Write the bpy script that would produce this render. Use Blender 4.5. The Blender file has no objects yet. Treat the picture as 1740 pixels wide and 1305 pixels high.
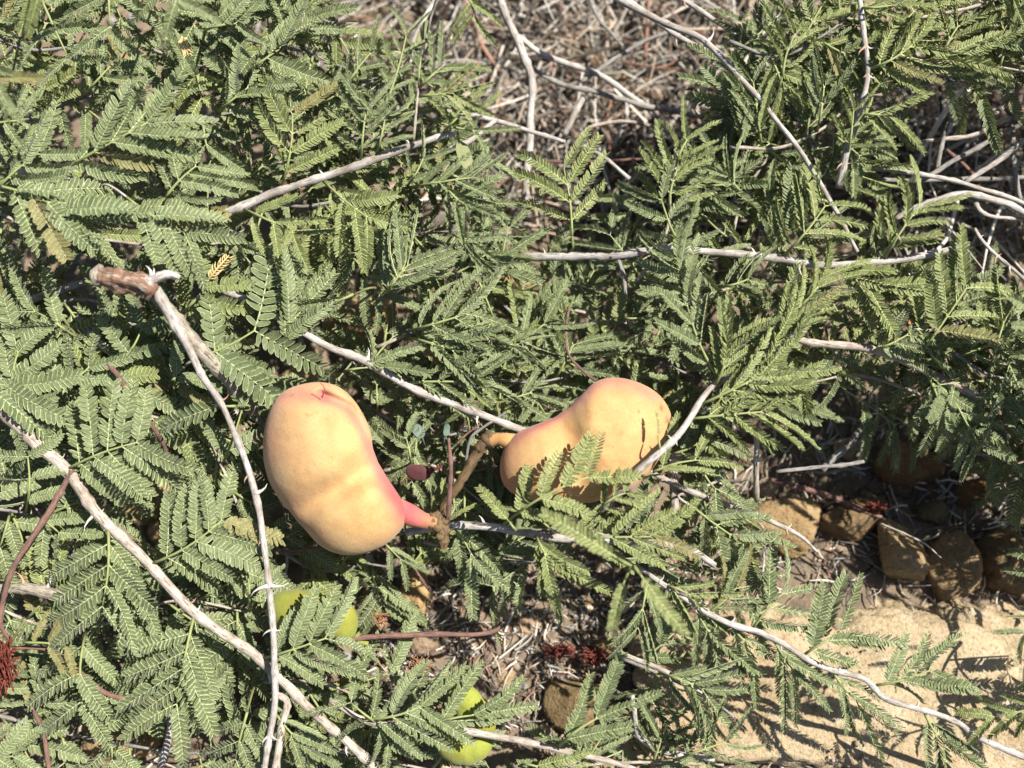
import bpy, math, random
from mathutils import Vector, Matrix, noise

# ------------------------------------------------------------------ camera, sky, sun, exposure
scene = bpy.context.scene
col = scene.collection
F = 1866.0                 # focal length in photo pixels (photo is 1740 x 1305)
D0 = 0.300                 # distance of the pods, metres
PX = D0 / F                # one photo pixel at that distance
PITCH = math.radians(75)
CAM = Vector((0, 0, 0.345))
RIGHT = Vector((1, 0, 0))
FWD = Vector((0, math.cos(PITCH), -math.sin(PITCH)))
UP = Vector((0, math.sin(PITCH), math.cos(PITCH)))

cd = bpy.data.cameras.new('camera')
cam = bpy.data.objects.new('camera', cd)
col.objects.link(cam)
cam.location = CAM
cam.rotation_euler = (math.pi / 2 - PITCH, 0, 0)
cd.sensor_width = 36
cd.lens = 36 * F / 1740.0
cd.clip_start = 0.01
cd.clip_end = 200
cd.dof.use_dof = True
cd.dof.focus_distance = 0.303
cd.dof.aperture_fstop = cd.lens / 4.8
cd.dof.aperture_blades = 0
scene.camera = cam

SUN_CAM = Vector((0.50, 0.40, 0.78)).normalized()
SUN = (RIGHT * SUN_CAM.x + UP * SUN_CAM.y - FWD * SUN_CAM.z).normalized()
world = bpy.data.worlds.new('World')
scene.world = world
world.use_nodes = True
wn = world.node_tree
sky = wn.nodes.new('ShaderNodeTexSky')
sky.sky_type = 'NISHITA'
sky.sun_disc = False
sky.sun_elevation = math.asin(SUN.z)
sky.sun_rotation = math.atan2(SUN.x, SUN.y)
wn.links.new(sky.outputs[0], wn.nodes['Background'].inputs[0])
wn.nodes['Background'].inputs[1].default_value = 0.052
sl = bpy.data.lights.new('sun', 'SUN')
sl.energy = 5.0
sl.angle = math.radians(0.53)
sl.color = (1.0, 0.965, 0.905)
so = bpy.data.objects.new('sun', sl)
col.objects.link(so)
so.location = SUN * 2
so.rotation_euler = (-SUN).to_track_quat('-Z', 'Y').to_euler()
scene.view_settings.view_transform = 'Standard'
scene.view_settings.look = 'None'
scene.view_settings.exposure = 1.15
scene.view_settings.gamma = 1.0
scene.cycles.max_bounces = 6
scene.cycles.transparent_max_bounces = 4

rng = random.Random(7)
U, N = rng.uniform, rng.gauss

# ------------------------------------------------------------------ placing helpers
def W(x, y, z=0.0):
    """world point seen at photo pixel x, y; z = pixels in front of the pod distance"""
    d = D0 - z * PX
    return CAM + FWD * d + RIGHT * ((x - 870) / F * d) + UP * ((652.5 - y) / F * d)

def gdepth(y):
    t = (652.5 - y) / F
    return CAM.z / (math.sin(PITCH) - math.cos(PITCH) * t)

def GZ(y):
    return (D0 - gdepth(y)) / PX

def G(x, y, h=0.0):
    p = W(x, y, GZ(y))
    return Vector((p.x, p.y, ground_h(p.x, p.y) + h * PX))

def ground_h(x, y):
    r = math.hypot(x, y)
    k = 1.0 if r < 0.6 else 0.6 / r
    return k * (0.010 * noise.noise(Vector((x * 9, y * 9, 1.3))) + 0.004 * noise.noise(Vector((x * 30, y * 30, 5.1)))
            + 0.0015 * noise.noise(Vector((x * 110, y * 110, 9.1)))) - 0.002

class MB:
    def __init__(s):
        s.v, s.f, s.at, s.uv = [], [], {}, []
    def attr(s, name, n, val):
        s.at.setdefault(name, [])
        a = s.at[name]
        a.extend([0.0 if not isinstance(val, (tuple, list)) else val] * max(0, 0))
        a.extend([val] * n)
    def mesh(s, name, mat, smooth=True):
        me = bpy.data.meshes.new(name)
        me.from_pydata([tuple(p) for p in s.v], [], s.f)
        for k, a in s.at.items():
            if len(a) != len(s.v):
                a = (a + [a[-1]] * len(s.v))[:len(s.v)]
            if isinstance(a[0], (tuple, list)):
                ca = me.color_attributes.new(k, 'FLOAT_COLOR', 'POINT')
                fl = []
                for c in a:
                    fl.extend((c[0], c[1], c[2], 1.0))
                ca.data.foreach_set('color', fl)
            else:
                fa = me.attributes.new(k, 'FLOAT', 'POINT')
                fa.data.foreach_set('value', a)
        if smooth:
            me.polygons.foreach_set('use_smooth', [True] * len(me.polygons))
        me.materials.append(mat)
        me.update()
        return me

def link(name, me, parent=None, loc=None, mat=None):
    o = bpy.data.objects.new(name, me)
    col.objects.link(o)
    if parent:
        o.parent = parent
    if mat is not None:
        o.matrix_basis = mat
    elif loc is not None:
        o.location = loc
    return o

def tag(o, label, cat, group=None):
    o['label'] = label
    o['category'] = cat
    if group:
        o['group'] = group
    return o

def catmull(pts, k):
    """pts: list of tuples of equal length -> k samples per span"""
    n = len(pts)
    if n == 2:
        return [tuple(a + (b - a) * i / k for a, b in zip(*pts)) for i in range(k + 1)]
    P = [tuple(2 * a - b for a, b in zip(pts[0], pts[1]))] + list(pts) + [tuple(2 * a - b for a, b in zip(pts[-1], pts[-2]))]
    out = []
    for i in range(n - 1):
        a, b, c, d = P[i:i + 4]
        for j in range(k):
            t = j / k
            out.append(tuple(0.5 * (2 * q + (r - p) * t + (2 * p - 5 * q + 4 * r - s) * t * t + (3 * q - p - 3 * r + s) * t ** 3)
                             for p, q, r, s in zip(a, b, c, d)))
    out.append(tuple(pts[-1]))
    return out

def tube(mb, pts, rad, sides=8, rough=0.0, seed=0.0, attrs=None, cap=True):
    """pts Vectors, rad list; adds a swept tube; stores 'vlen' and 'vang' for bark grain"""
    n = len(pts)
    base = len(mb.v)
    t = (pts[1] - pts[0]).normalized()
    ref = Vector((0.3, 0.2, 1)) if abs(t.z) < 0.9 else Vector((1, 0, 0.1))
    a = t.cross(ref).normalized()
    dist = 0
    L, A = [], []
    for i in range(n):
        if i == 0:
            t = (pts[1] - pts[0])
        elif i == n - 1:
            t = (pts[-1] - pts[-2])
        else:
            t = pts[i + 1] - pts[i - 1]
        t = t.normalized() if t.length > 1e-12 else Vector((0, 0, 1))
        a = (a - t * a.dot(t)).normalized()
        b = t.cross(a)
        if i:
            dist += (pts[i] - pts[i - 1]).length
        for j in range(sides):
            th = 2 * math.pi * j / sides
            r = rad[i]
            if rough:
                r *= 1 + rough * (noise.noise(Vector((math.cos(th) * 1.5 + seed, math.sin(th) * 1.5, dist * 260))) + .5 * noise.noise(Vector((math.cos(th) * 4 + seed, math.sin(th) * 4, dist * 700))))
            mb.v.append(pts[i] + (a * math.cos(th) + b * math.sin(th)) * r)
            L.append(dist)
            A.append(j / sides)
    for i in range(n - 1):
        for j in range(sides):
            k = (j + 1) % sides
            mb.f.append((base + i * sides + j, base + i * sides + k, base + (i + 1) * sides + k, base + (i + 1) * sides + j))
    if cap:
        mb.f.append(tuple(base + j for j in reversed(range(sides))))
        mb.f.append(tuple(base + (n - 1) * sides + j for j in range(sides)))
    if attrs:
        for k, v in attrs.items():
            mb.attr(k, n * sides, v)

# ------------------------------------------------------------------ materials
def newmat(name):
    m = bpy.data.materials.new(name)
    m.use_nodes = True
    nt = m.node_tree
    for n in list(nt.nodes):
        if n.type != 'OUTPUT_MATERIAL':
            nt.nodes.remove(n)
    return m, nt, nt.nodes, nt.links, [n for n in nt.nodes if n.type == 'OUTPUT_MATERIAL'][0]

def principled(nt, rough=0.6, spec=0.3):
    b = nt.nodes.new('ShaderNodeBsdfPrincipled')
    b.inputs['Roughness'].default_value = rough
    b.inputs['Specular IOR Level'].default_value = spec
    return b

def mixc(nt, a, b, fac, mode='MIX'):
    m = nt.nodes.new('ShaderNodeMix')
    m.data_type = 'RGBA'
    m.blend_type = mode
    for s, v in ((6, a), (7, b), (0, fac)):
        if hasattr(v, 'is_linked') or hasattr(v, 'links'):
            nt.links.new(v, m.inputs[s])
        elif s == 0:
            m.inputs[0].default_value = v
        else:
            m.inputs[s].default_value = (*v, 1)
    return m.outputs[2]

def ntex(nt, scale, detail=4, rough=0.6, vec=None, dims='3D'):
    n = nt.nodes.new('ShaderNodeTexNoise')
    n.inputs['Scale'].default_value = scale
    n.inputs['Detail'].default_value = detail
    n.inputs['Roughness'].default_value = rough
    if vec is not None:
        nt.links.new(vec, n.inputs['Vector'])
    return n

def ramp(nt, fac, stops):
    r = nt.nodes.new('ShaderNodeValToRGB')
    el = r.color_ramp.elements
    while len(el) < len(stops):
        el.new(0.5)
    for e, (p, c) in zip(el, stops):
        e.position = p
        e.color = (*c, 1) if len(c) == 3 else c
    nt.links.new(fac, r.inputs[0])
    return r.outputs[0]

def attr(nt, name):
    a = nt.nodes.new('ShaderNodeAttribute')
    a.attribute_name = name
    return a

def bump(nt, height, strength, dist, b):
    bn = nt.nodes.new('ShaderNodeBump')
    bn.inputs['Strength'].default_value = strength
    bn.inputs['Distance'].default_value = dist
    nt.links.new(height, bn.inputs['Height'])
    nt.links.new(bn.outputs[0], b.inputs['Normal'])

def leaf_material(name, dark, mid, edge, trans):
    m, nt, nd, ln, out = newmat(name)
    oi = nd.new('ShaderNodeObjectInfo')
    c = mixc(nt, dark, mid, oi.outputs['Random'])
    c = mixc(nt, c, tuple(x * 1.35 for x in mid), attr(nt, 'rnd').outputs['Fac'])
    c = mixc(nt, c, edge, attr(nt, 'edge').outputs['Fac'])
    tc = nd.new('ShaderNodeTexCoord')
    n = ntex(nt, 9000, 2, 0.6, None)
    g = nd.new('ShaderNodeNewGeometry')
    ln.new(g.outputs['Position'], n.inputs['Vector'])
    n.inputs['Scale'].default_value = 1500
    c = mixc(nt, c, ramp(nt, n.outputs[0], [(0.3, (0.62, 0.62, 0.62)), (0.7, (1.25, 1.25, 1.2))]), 0.8, 'MULTIPLY')
    b = principled(nt, 0.58, 0.28)
    b.inputs['Sheen Weight'].default_value = 0.22
    b.inputs['Sheen Roughness'].default_value = 0.45
    ln.new(c, b.inputs['Base Color'])
    tr = nd.new('ShaderNodeBsdfTranslucent')
    ln.new(mixc(nt, c, trans, 0.55), tr.inputs['Color'])
    mx = nd.new('ShaderNodeMixShader')
    mx.inputs[0].default_value = 0.26
    ln.new(b.outputs[0], mx.inputs[1])
    ln.new(tr.outputs[0], mx.inputs[2])
    ln.new(mx.outputs[0], out.inputs[0])
    return m

LEAF = leaf_material('leaf_green', (0.096, 0.124, 0.053), (0.142, 0.168, 0.077), (0.58, 0.62, 0.32), (0.18, 0.22, 0.045))
LEAF_Y = leaf_material('leaf_yellow_green', (0.125, 0.150, 0.052), (0.168, 0.188, 0.068), (0.60, 0.64, 0.27), (0.20, 0.22, 0.03))
LEAF_B = leaf_material('leaf_drying', (0.15, 0.145, 0.055), (0.20, 0.18, 0.07), (0.45, 0.42, 0.20), (0.2, 0.16, 0.04))

def bark_material(name, pale, dark, line, k=1.0):
    m, nt, nd, ln, out = newmat(name)
    cx = nd.new('ShaderNodeCombineXYZ')
    va, vl = attr(nt, 'vang'), attr(nt, 'vlen')
    ma = nd.new('ShaderNodeMath'); ma.operation = 'MULTIPLY'; ma.inputs[1].default_value = 9.0
    ml = nd.new('ShaderNodeMath'); ml.operation = 'MULTIPLY'; ml.inputs[1].default_value = 130.0
    g = nd.new('ShaderNodeNewGeometry')
    n1 = ntex(nt, 420, 4, 0.65); ln.new(g.outputs['Position'], n1.inputs['Vector'])
    n3 = ntex(nt, 90, 3, 0.6); ln.new(g.outputs['Position'], n3.inputs['Vector'])
    ln.new(va.outputs['Fac'], ma.inputs[0]); ln.new(vl.outputs['Fac'], ml.inputs[0])
    ln.new(ma.outputs[0], cx.inputs[0]); ln.new(ml.outputs[0], cx.inputs[1])
    n2 = ntex(nt, 2.2, 4, 0.7); ln.new(cx.outputs[0], n2.inputs['Vector'])
    c = mixc(nt, pale, dark, ramp(nt, n3.outputs[0], [(0.42, (0, 0, 0)), (0.66, (1, 1, 1))]))
    c = mixc(nt, c, line, ramp(nt, n2.outputs[0], [(0.36, (1, 1, 1)), (0.50, (0, 0, 0))]))
    c = mixc(nt, c, ramp(nt, n1.outputs[0], [(0.3, (0.6, 0.6, 0.6)), (0.7, (1.2, 1.2, 1.2))]), 0.7, 'MULTIPLY')
    b = principled(nt, 0.75, 0.25)
    ln.new(c, b.inputs['Base Color'])
    bump(nt, n2.outputs[0], 0.6, 0.0006 * k, b)
    ln.new(b.outputs[0], out.inputs[0])
    return m

BARK_W = bark_material('bark_white', (0.45, 0.42, 0.38), (0.28, 0.24, 0.20), (0.17, 0.125, 0.095))
BARK_T = bark_material('bark_tan', (0.46, 0.40, 0.33), (0.30, 0.24, 0.19), (0.14, 0.10, 0.075))
BARK_G = bark_material('bark_grey', (0.30, 0.28, 0.25), (0.17, 0.15, 0.13), (0.09, 0.075, 0.06))
BARK_R = bark_material('bark_reddish', (0.22, 0.12, 0.09), (0.13, 0.075, 0.06), (0.07, 0.04, 0.035))
BARK_D = bark_material('wood_split_dry', (0.33, 0.285, 0.22), (0.22, 0.18, 0.13), (0.075, 0.055, 0.04), 2.5)
BARK_K = bark_material('bark_rust', (0.21, 0.115, 0.068), (0.13, 0.075, 0.05), (0.36, 0.31, 0.26), 2.5)
BARK_P = bark_material('bark_peduncle', (0.19, 0.125, 0.06), (0.12, 0.08, 0.04), (0.065, 0.035, 0.02), 1.2)

def plain(name, c1, c2, scale, rough=0.7, bstr=0.4, bdist=0.0005, useattr=None, spec=0.25):
    m, nt, nd, ln, out = newmat(name)
    g = nd.new('ShaderNodeNewGeometry')
    n = ntex(nt, scale, 5, 0.65); ln.new(g.outputs['Position'], n.inputs['Vector'])
    c = mixc(nt, c1, c2, ramp(nt, n.outputs[0], [(0.35, (0, 0, 0)), (0.65, (1, 1, 1))]))
    if useattr:
        c = mixc(nt, c, attr(nt, useattr).outputs['Color'], 1.0, 'MULTIPLY')
    b = principled(nt, rough, spec)
    ln.new(c, b.inputs['Base Color'])
    if bstr:
        bump(nt, n.outputs[0], bstr, bdist, b)
    ln.new(b.outputs[0], out.inputs[0])
    return m

def rock_material():
    m, nt, nd, ln, out = newmat('limestone')
    g = nd.new('ShaderNodeNewGeometry'); P = g.outputs['Position']
    n1 = ntex(nt, 45, 5, 0.6, P); n2 = ntex(nt, 900, 4, 0.7, P); n3 = ntex(nt, 170, 5, 0.65, P)
    c = mixc(nt, (0.385, 0.305, 0.19), (0.315, 0.232, 0.135), ramp(nt, n1.outputs[0], [(0.35, (0, 0, 0)), (0.62, (1, 1, 1))]))
    c = mixc(nt, c, (0.41, 0.345, 0.24), ramp(nt, n3.outputs[0], [(0.52, (0, 0, 0)), (0.72, (1, 1, 1))]))
    c = mixc(nt, c, ramp(nt, n2.outputs[0], [(0.30, (0.42, 0.37, 0.32)), (0.48, (1, 1, 1)), (0.75, (1.22, 1.22, 1.22))]), 0.85, 'MULTIPLY')
    oc = nd.new('ShaderNodeObjectInfo')
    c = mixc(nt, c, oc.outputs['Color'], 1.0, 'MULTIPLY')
    b = principled(nt, 0.9, 0.15)
    ln.new(c, b.inputs['Base Color'])
    md = nd.new('ShaderNodeMath'); md.operation = 'ADD'
    ln.new(n2.outputs[0], md.inputs[0]); ln.new(n3.outputs[0], md.inputs[1])
    bump(nt, md.outputs[0], 0.8, 0.0012, b)
    ln.new(b.outputs[0], out.inputs[0])
    return m
ROCK = rock_material()
SOIL = plain('soil', (0.11, 0.082, 0.056), (0.20, 0.15, 0.10), 160, 0.95, 0.9, 0.002)
GRAVEL = plain('gravel', (0.75, 0.75, 0.75), (1.1, 1.1, 1.1), 700, 0.9, 0.6, 0.0006, 'tint')
STRAW = plain('dry_litter', (0.8, 0.8, 0.8), (1.1, 1.1, 1.1), 900, 0.8, 0.3, 0.0003, 'tint')
THORN = plain('thorn', (0.52, 0.48, 0.43), (0.40, 0.35, 0.30), 500, 0.5, 0.2, 0.0002)
THORN_R = plain('thorn_reddish', (0.42, 0.25, 0.17), (0.32, 0.17, 0.11), 500, 0.5, 0.2, 0.0002)
REDF = plain('dried_flower', (0.11, 0.022, 0.014), (0.17, 0.045, 0.03), 400, 0.8, 0.2, 0.0002)
BRNF = plain('brown_flower', (0.24, 0.11, 0.05), (0.34, 0.19, 0.10), 400, 0.8, 0.2, 0.0002)
BLUE = plain('waxy_leaf', (0.065, 0.095, 0.075), (0.115, 0.15, 0.12), 300, 0.5, 0.2, 0.0002)
GOLD = plain('dead_pinna', (0.45, 0.33, 0.14), (0.55, 0.42, 0.2), 300, 0.7, 0.2, 0.0002)
OLIVE = plain('old_leaf', (0.14, 0.155, 0.06), (0.19, 0.19, 0.09), 250, 0.6, 0.2, 0.0002)
RUST = plain('rust_twig', (0.42, 0.20, 0.07), (0.33, 0.15, 0.06), 250, 0.7, 0.2, 0.0002)

def pod_material(name, skin=True):
    m, nt, nd, ln, out = newmat(name)
    g = nd.new('ShaderNodeNewGeometry'); P = g.outputs['Position']
    n1 = ntex(nt, 120, 4, 0.55, P); n2 = ntex(nt, 2600, 3, 0.6, P); n3 = ntex(nt, 420, 3, 0.6, P)
    c = attr(nt, 'tint').outputs['Color']
    c = mixc(nt, c, ramp(nt, n1.outputs[0], [(0.35, (0.93, 0.82, 0.74)), (0.65, (1.04, 1.05, 1.0))]), 0.8, 'MULTIPLY')
    c = mixc(nt, c, ramp(nt, n3.outputs[0], [(0.66, (1, 1, 1)), (0.76, (0.70, 0.5, 0.36))]), 0.6 if skin else 0.15, 'MULTIPLY')
    c = mixc(nt, c, ramp(nt, n2.outputs[0], [(0.3, (0.82, 0.80, 0.78)), (0.7, (1.10, 1.10, 1.10))]), 0.8, 'MULTIPLY')
    b = principled(nt, 0.74, 0.16)
    b.inputs['Subsurface Weight'].default_value = 0.14
    b.inputs['Subsurface Radius'].default_value = (1.0, 0.5, 0.2)
    b.inputs['Subsurface Scale'].default_value = 0.0018
    b.inputs['Sheen Weight'].default_value = 0.12
    b.inputs['Sheen Roughness'].default_value = 0.5
    ln.new(c, b.inputs['Base Color'])
    vo = nd.new('ShaderNodeTexVoronoi'); vo.inputs['Scale'].default_value = 520
    ln.new(P, vo.inputs['Vector'])
    pore = ramp(nt, vo.outputs['Distance'], [(0.10, (0.62, 0.50, 0.42)), (0.24, (1, 1, 1))])
    c = mixc(nt, c, pore, 0.20 if skin else 0.25, 'MULTIPLY')
    blot = ntex(nt, 60, 3, 0.5, P)
    c = mixc(nt, c, ramp(nt, blot.outputs[0], [(0.38, (1.0, 0.86, 0.80)), (0.62, (1.03, 1.04, 1.0))]), 0.35, 'MULTIPLY')
    ln.new(c, b.inputs['Base Color'])
    hs = nd.new('ShaderNodeMath'); hs.operation = 'MULTIPLY_ADD'; hs.inputs[1].default_value = 3.0
    ln.new(n3.outputs[0], hs.inputs[0]); ln.new(n2.outputs[0], hs.inputs[2])
    bump(nt, hs.outputs[0], 0.16, 0.0004, b)
    ln.new(b.outputs[0], out.inputs[0])
    return m
POD = pod_material('pod_skin')
PODG = pod_material('pod_skin_green', False)

# ------------------------------------------------------------------ ground
def sgrid(n, a):
    out = []
    for i in range(n + 1):
        t = (i / n) * 2 - 1
        out.append(math.copysign(0.42 * abs(t) + a * max(0, abs(t) - 0.8) ** 3 * 4000, t) if abs(t) > 0.8 else 0.42 * t)
    return out
mb = MB()
gx = sgrid(240, 1.0)
for yy in gx:
    for xx in gx:
        X, Y = xx, yy + 0.09
        mb.v.append((X, Y, ground_h(X, Y)))
n1 = len(gx)
for i in range(n1 - 1):
    for j in range(n1 - 1):
        mb.f.append((i * n1 + j, i * n1 + j + 1, (i + 1) * n1 + j + 1, (i + 1) * n1 + j))
g = link('ground', mb.mesh('ground', SOIL))
g['kind'] = 'structure'

# ------------------------------------------------------------------ stones
def ico(sub):
    import bmesh
    bm = bmesh.new()
    bmesh.ops.create_icosphere(bm, subdivisions=sub, radius=1)
    v = [x.co.copy() for x in bm.verts]
    f = [tuple(q.index for q in p.verts) for p in bm.faces]
    bm.free()
    return v, f
ICO1, ICO2, ICO4 = ico(1), ico(2), ico(5)

def rock_shape(ic, seed, cuts=9, rough=0.10, top=None):
    r = random.Random(seed)
    pl = []
    for _ in range(cuts):
        nrm = Vector((r.gauss(0, 1), r.gauss(0, 1), r.gauss(0, 1))).normalized()
        pl.append((nrm, r.uniform(0.50, 0.92)))
    if top:
        pl.append((Vector((r.uniform(-.08, .08), r.uniform(-.08, .08), 1)).normalized(), top))
    off = Vector((r.uniform(0, 50), r.uniform(0, 50), r.uniform(0, 50)))
    out = []
    for v in ic[0]:
        k = 1.0
        for nrm, d in pl:
            c = nrm.dot(v)
            if c > 0.05:
                k = min(k, d / c)
        k *= 1 + rough * (noise.noise(v * 1.7 + off) + 0.6 * noise.noise(v * 4.5 + off) + 0.38 * noise.noise(v * 11 + off) + 0.22 * noise.noise(v * 25 + off))
        cr = abs(noise.noise(v * 2.1 + off * 1.7))
        if cr < .05 and rough > .08:
            k -= .05 * (1 - cr / .05)
        out.append(v * k)
    return out

def rock(x, y, rx, ry, rz, label, seed, tint=(1, 1, 1), h=0.0, rot=0.0, top=None, group=None, tilt=(0, 0), rough=0.09, cuts=9):
    vs = rock_shape(ICO4, seed, cuts, rough, top)
    m = MB()
    s = gdepth(y) / F
    R = Matrix.Rotation(rot, 3, 'Z') @ Matrix.Rotation(tilt[0], 3, 'X') @ Matrix.Rotation(tilt[1], 3, 'Y')
    m.v = [R @ Vector((v.x * rx * s, v.y * ry * s, v.z * rz * s)) for v in vs]
    m.f = ICO4[1]
    o = link('rock', m.mesh('rock', ROCK), loc=G(x, y, h))
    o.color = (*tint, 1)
    return tag(o, label, 'rock', group)

# big pale slab and its neighbours, lower right
rock(1440, 1185, 340, 205, 95, 'wide pale limestone slab under the lower right leafy branch', 3, h=-6, top=0.40, rough=0.21, rot=-0.1)
rock(1690, 1090, 120, 105, 95, 'pale cracked limestone block at the right edge with leaf shadows', 8, h=-16, top=0.5, rough=0.2)
rock(1640, 1285, 150, 85, 80, 'pale limestone piece in the bottom right corner', 12, h=-6, top=0.5, rough=0.12)
rock(1175, 1130, 105, 90, 80, 'pale limestone lump left of the wide slab', 15, h=-12, top=0.55, rough=0.12)
rock(1090, 1275, 130, 80, 70, 'tan limestone lump at the bottom centre under the leaf tips', 17, h=-14, top=0.55, rough=0.12)
rock(985, 1195, 62, 58, 52, 'dark rounded olive stone at the foot of the pale lump', 21, (0.52, 0.48, 0.40), h=10, rough=0.07, cuts=6)
rock(1522, 945, 44, 74, 60, 'upright wedge of tan stone behind the slab, left of two', 23, (0.74, 0.66, 0.56), h=22, tilt=(0.5, 0), rot=0.15)
rock(1612, 965, 44, 66, 60, 'upright rounded tan stone behind the slab, right of two', 25, (0.70, 0.61, 0.51), h=18, tilt=(0.4, 0), cuts=8)
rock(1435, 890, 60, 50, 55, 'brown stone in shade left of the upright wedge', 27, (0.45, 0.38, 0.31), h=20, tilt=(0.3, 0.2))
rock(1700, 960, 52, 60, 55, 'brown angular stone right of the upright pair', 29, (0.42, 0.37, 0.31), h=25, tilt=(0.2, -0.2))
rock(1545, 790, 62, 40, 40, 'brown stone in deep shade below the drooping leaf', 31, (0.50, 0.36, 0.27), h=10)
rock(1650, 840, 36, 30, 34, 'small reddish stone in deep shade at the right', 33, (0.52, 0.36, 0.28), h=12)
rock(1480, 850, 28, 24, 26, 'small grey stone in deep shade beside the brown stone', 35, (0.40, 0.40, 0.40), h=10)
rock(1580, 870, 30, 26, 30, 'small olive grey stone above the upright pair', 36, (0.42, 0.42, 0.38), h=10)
rock(1340, 900, 80, 55, 45, 'tan stone under the thin white twig at right', 37, (0.78, 0.68, 0.55), h=-2)
rock(1120, 142, 150, 36, 34, 'long flat tan stone across the upper middle litter', 41, (0.72, 0.66, 0.62), h=2, top=0.5)
rock(968, 82, 26, 22, 22, 'small whitish stone in the upper middle litter', 43, (1.05, 1.15, 1.3), h=6)
rock(1012, 100, 24, 24, 22, 'small yellow tan stone beside the whitish one', 45, (0.95, 0.85, 0.65), h=6)
rock(755, 382, 46, 42, 40, 'bluish grey stone glimpsed between upper middle leaves', 47, (0.55, 0.62, 0.80), h=40)
rock(55, 22, 44, 36, 34, 'whitish stone at the top left corner', 49, (1.0, 1.1, 1.25), h=40)
rock(30, 100, 46, 40, 36, 'grey stone below the whitish one at top left', 51, (0.72, 0.76, 0.85), h=36)
rock(255, 840, 70, 52, 44, 'yellow tan stone seen through the gap left of the large pod', 53, (1.0, 0.92, 0.75), h=20)
rock(270, 905, 40, 30, 32, 'smaller tan stone below the yellow one in the left gap', 55, (0.9, 0.82, 0.68), h=14)
rock(615, 545, 66, 50, 44, 'tan stone in the shaded gap above the white thorny branch', 57, (0.86, 0.76, 0.62), h=4)
rock(530, 665, 70, 42, 36, 'tan stone just behind the top of the left pod', 59, (0.95, 0.86, 0.70), h=40)
rock(700, 1010, 30, 50, 34, 'tan stone in the gap below the left pod stalk', 61, (0.95, 0.82, 0.62), h=10)
rock(385, 960, 44, 30, 30, 'pinkish tan stone behind the thin upright stem', 63, (0.95, 0.80, 0.68), h=14)
rock(865, 470, 40, 50, 36, 'tan stone between the middle leaves and the shade', 65, (0.95, 0.82, 0.62), h=0)
rock(200, 1255, 70, 40, 36, 'tan stone at the bottom left under the leaves', 67, (0.85, 0.75, 0.60), h=0)
STG = 'small stones half buried in the litter'
spots = [(905, 300), (940, 350), (885, 405), (1060, 300), (1290, 45), (1180, 60), (930, 30), (860, 130), (1040, 40), (1075, 250), (640, 1060),
         (820, 1090), (860, 1150), (900, 1060), (1000, 1020), (1030, 1100), (1110, 1050), (1300, 830), (1380, 770), (1440, 760), (1710, 870),
         (1260, 1000), (930, 1240), (720, 1090), (560, 90), (640, 40), (810, 250), (1650, 440), (1700, 520), (1590, 360), (480, 300), (300, 250),
         (225, 110), (660, 620), (240, 1150), (420, 880)]
for i, (x, y) in enumerate(spots):
    s = U(11, 24)
    t = U(0.55, 1.0)
    rock(x, y, s * U(0.8, 1.4), s * U(0.7, 1.1), s * U(0.6, 0.9), 'small tan stone half buried in the litter', 100 + i,
         (t, t * U(0.85, 1.0), t * U(0.65, 1.0)), h=U(-2, 5), rot=U(0, 3), group=STG)

# gravel and litter: uncountable
mb = MB()
for i in range(5550):
    x, y = U(-500, 2240), U(-450, 1750)
    slab = i >= 5200
    if slab:
        x, y = U(1200, 1700), U(1070, 1290)
    dens = noise.noise(Vector((x * 0.006, y * 0.006, 3)))
    if not slab and dens < -0.25 and rng.random() < 0.7:
        continue
    s = min(13, (1.2 if slab else 2.5) + rng.expovariate(0.8 if slab else 0.32)) * gdepth(y) / F
    c = G(x, y, U(-1, 2) + (31 if slab else 0))
    b = len(mb.v)
    ic = ICO2 if s > 8 * gdepth(y) / F else ICO1
    R = Matrix.Rotation(U(0, 6), 3, 'Z') @ Matrix.Rotation(U(0, 6), 3, 'X')
    sx, sy, sz = U(.7, 1.3), U(.6, 1.1), U(.5, .9)
    for v in ic[0]:
        k = 1 + 0.3 * noise.noise(v * 1.4 + Vector((i, 0, 0)))
        mb.v.append(c + R @ Vector((v.x * sx, v.y * sy, v.z * sz)) * k * s)
    mb.f.extend(tuple(b + q for q in f) for f in ic[1])
    t = U(0.12, 0.45)
    r = rng.random()
    tint = (t, t * .78, t * .52) if r < .55 else ((t, t * .93, t * .84) if r < .85 else (t * .8, t * .5, t * .36))
    mb.attr('tint', len(ic[0]), tint)
o = link('gravel', mb.mesh('gravel', GRAVEL))
o['kind'] = 'stuff'
tag(o, 'fine tan and brown gravel strewn between the stones', 'gravel')

mb = MB()
def litter_at(x, y, L, hh, rr=None):
    a = U(0, 6.283)
    p0 = G(x, y, hh)
    s = gdepth(y) / F
    pts = []
    cur = U(-1.0, 1.0)
    up = U(-0.15, 0.35)
    p = p0
    for k in range(4):
        pts.append(p)
        p = p + Vector((math.cos(a), math.sin(a), up)) * (L * s / 3)
        a += cur * 0.5
        up -= U(0, .25)
    r = (rr or U(0.7, 2.2)) * s
    t = .05 + .68 * rng.random() ** 1.35
    q = rng.random()
    tint = (t, t * .90, t * .76) if q < .6 else ((t * .8, t * .62, t * .45) if q < .88 else (t * .55, t * .3, t * .2))
    tube(mb, pts, [r, r, r * .8, r * .4], 4, attrs={'tint': tint}, cap=False)
for i in range(4200):
    x, y = U(760, 1350), U(-260, 380)
    litter_at(x, y, U(25, 150), U(0, 26) if i % 3 else U(10, 70))
for i in range(170):
    litter_at(U(740, 1340), U(-200, 400), U(120, 330), U(10, 95), U(1.6, 4.2))
for i in range(50):
    litter_at(U(1470, 1840), U(150, 420), U(120, 300), U(20, 150), U(1.8, 4.2))
for i in range(900):
    litter_at(U(420, 900), U(-160, 200), U(25, 120), U(0, 30))
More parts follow.
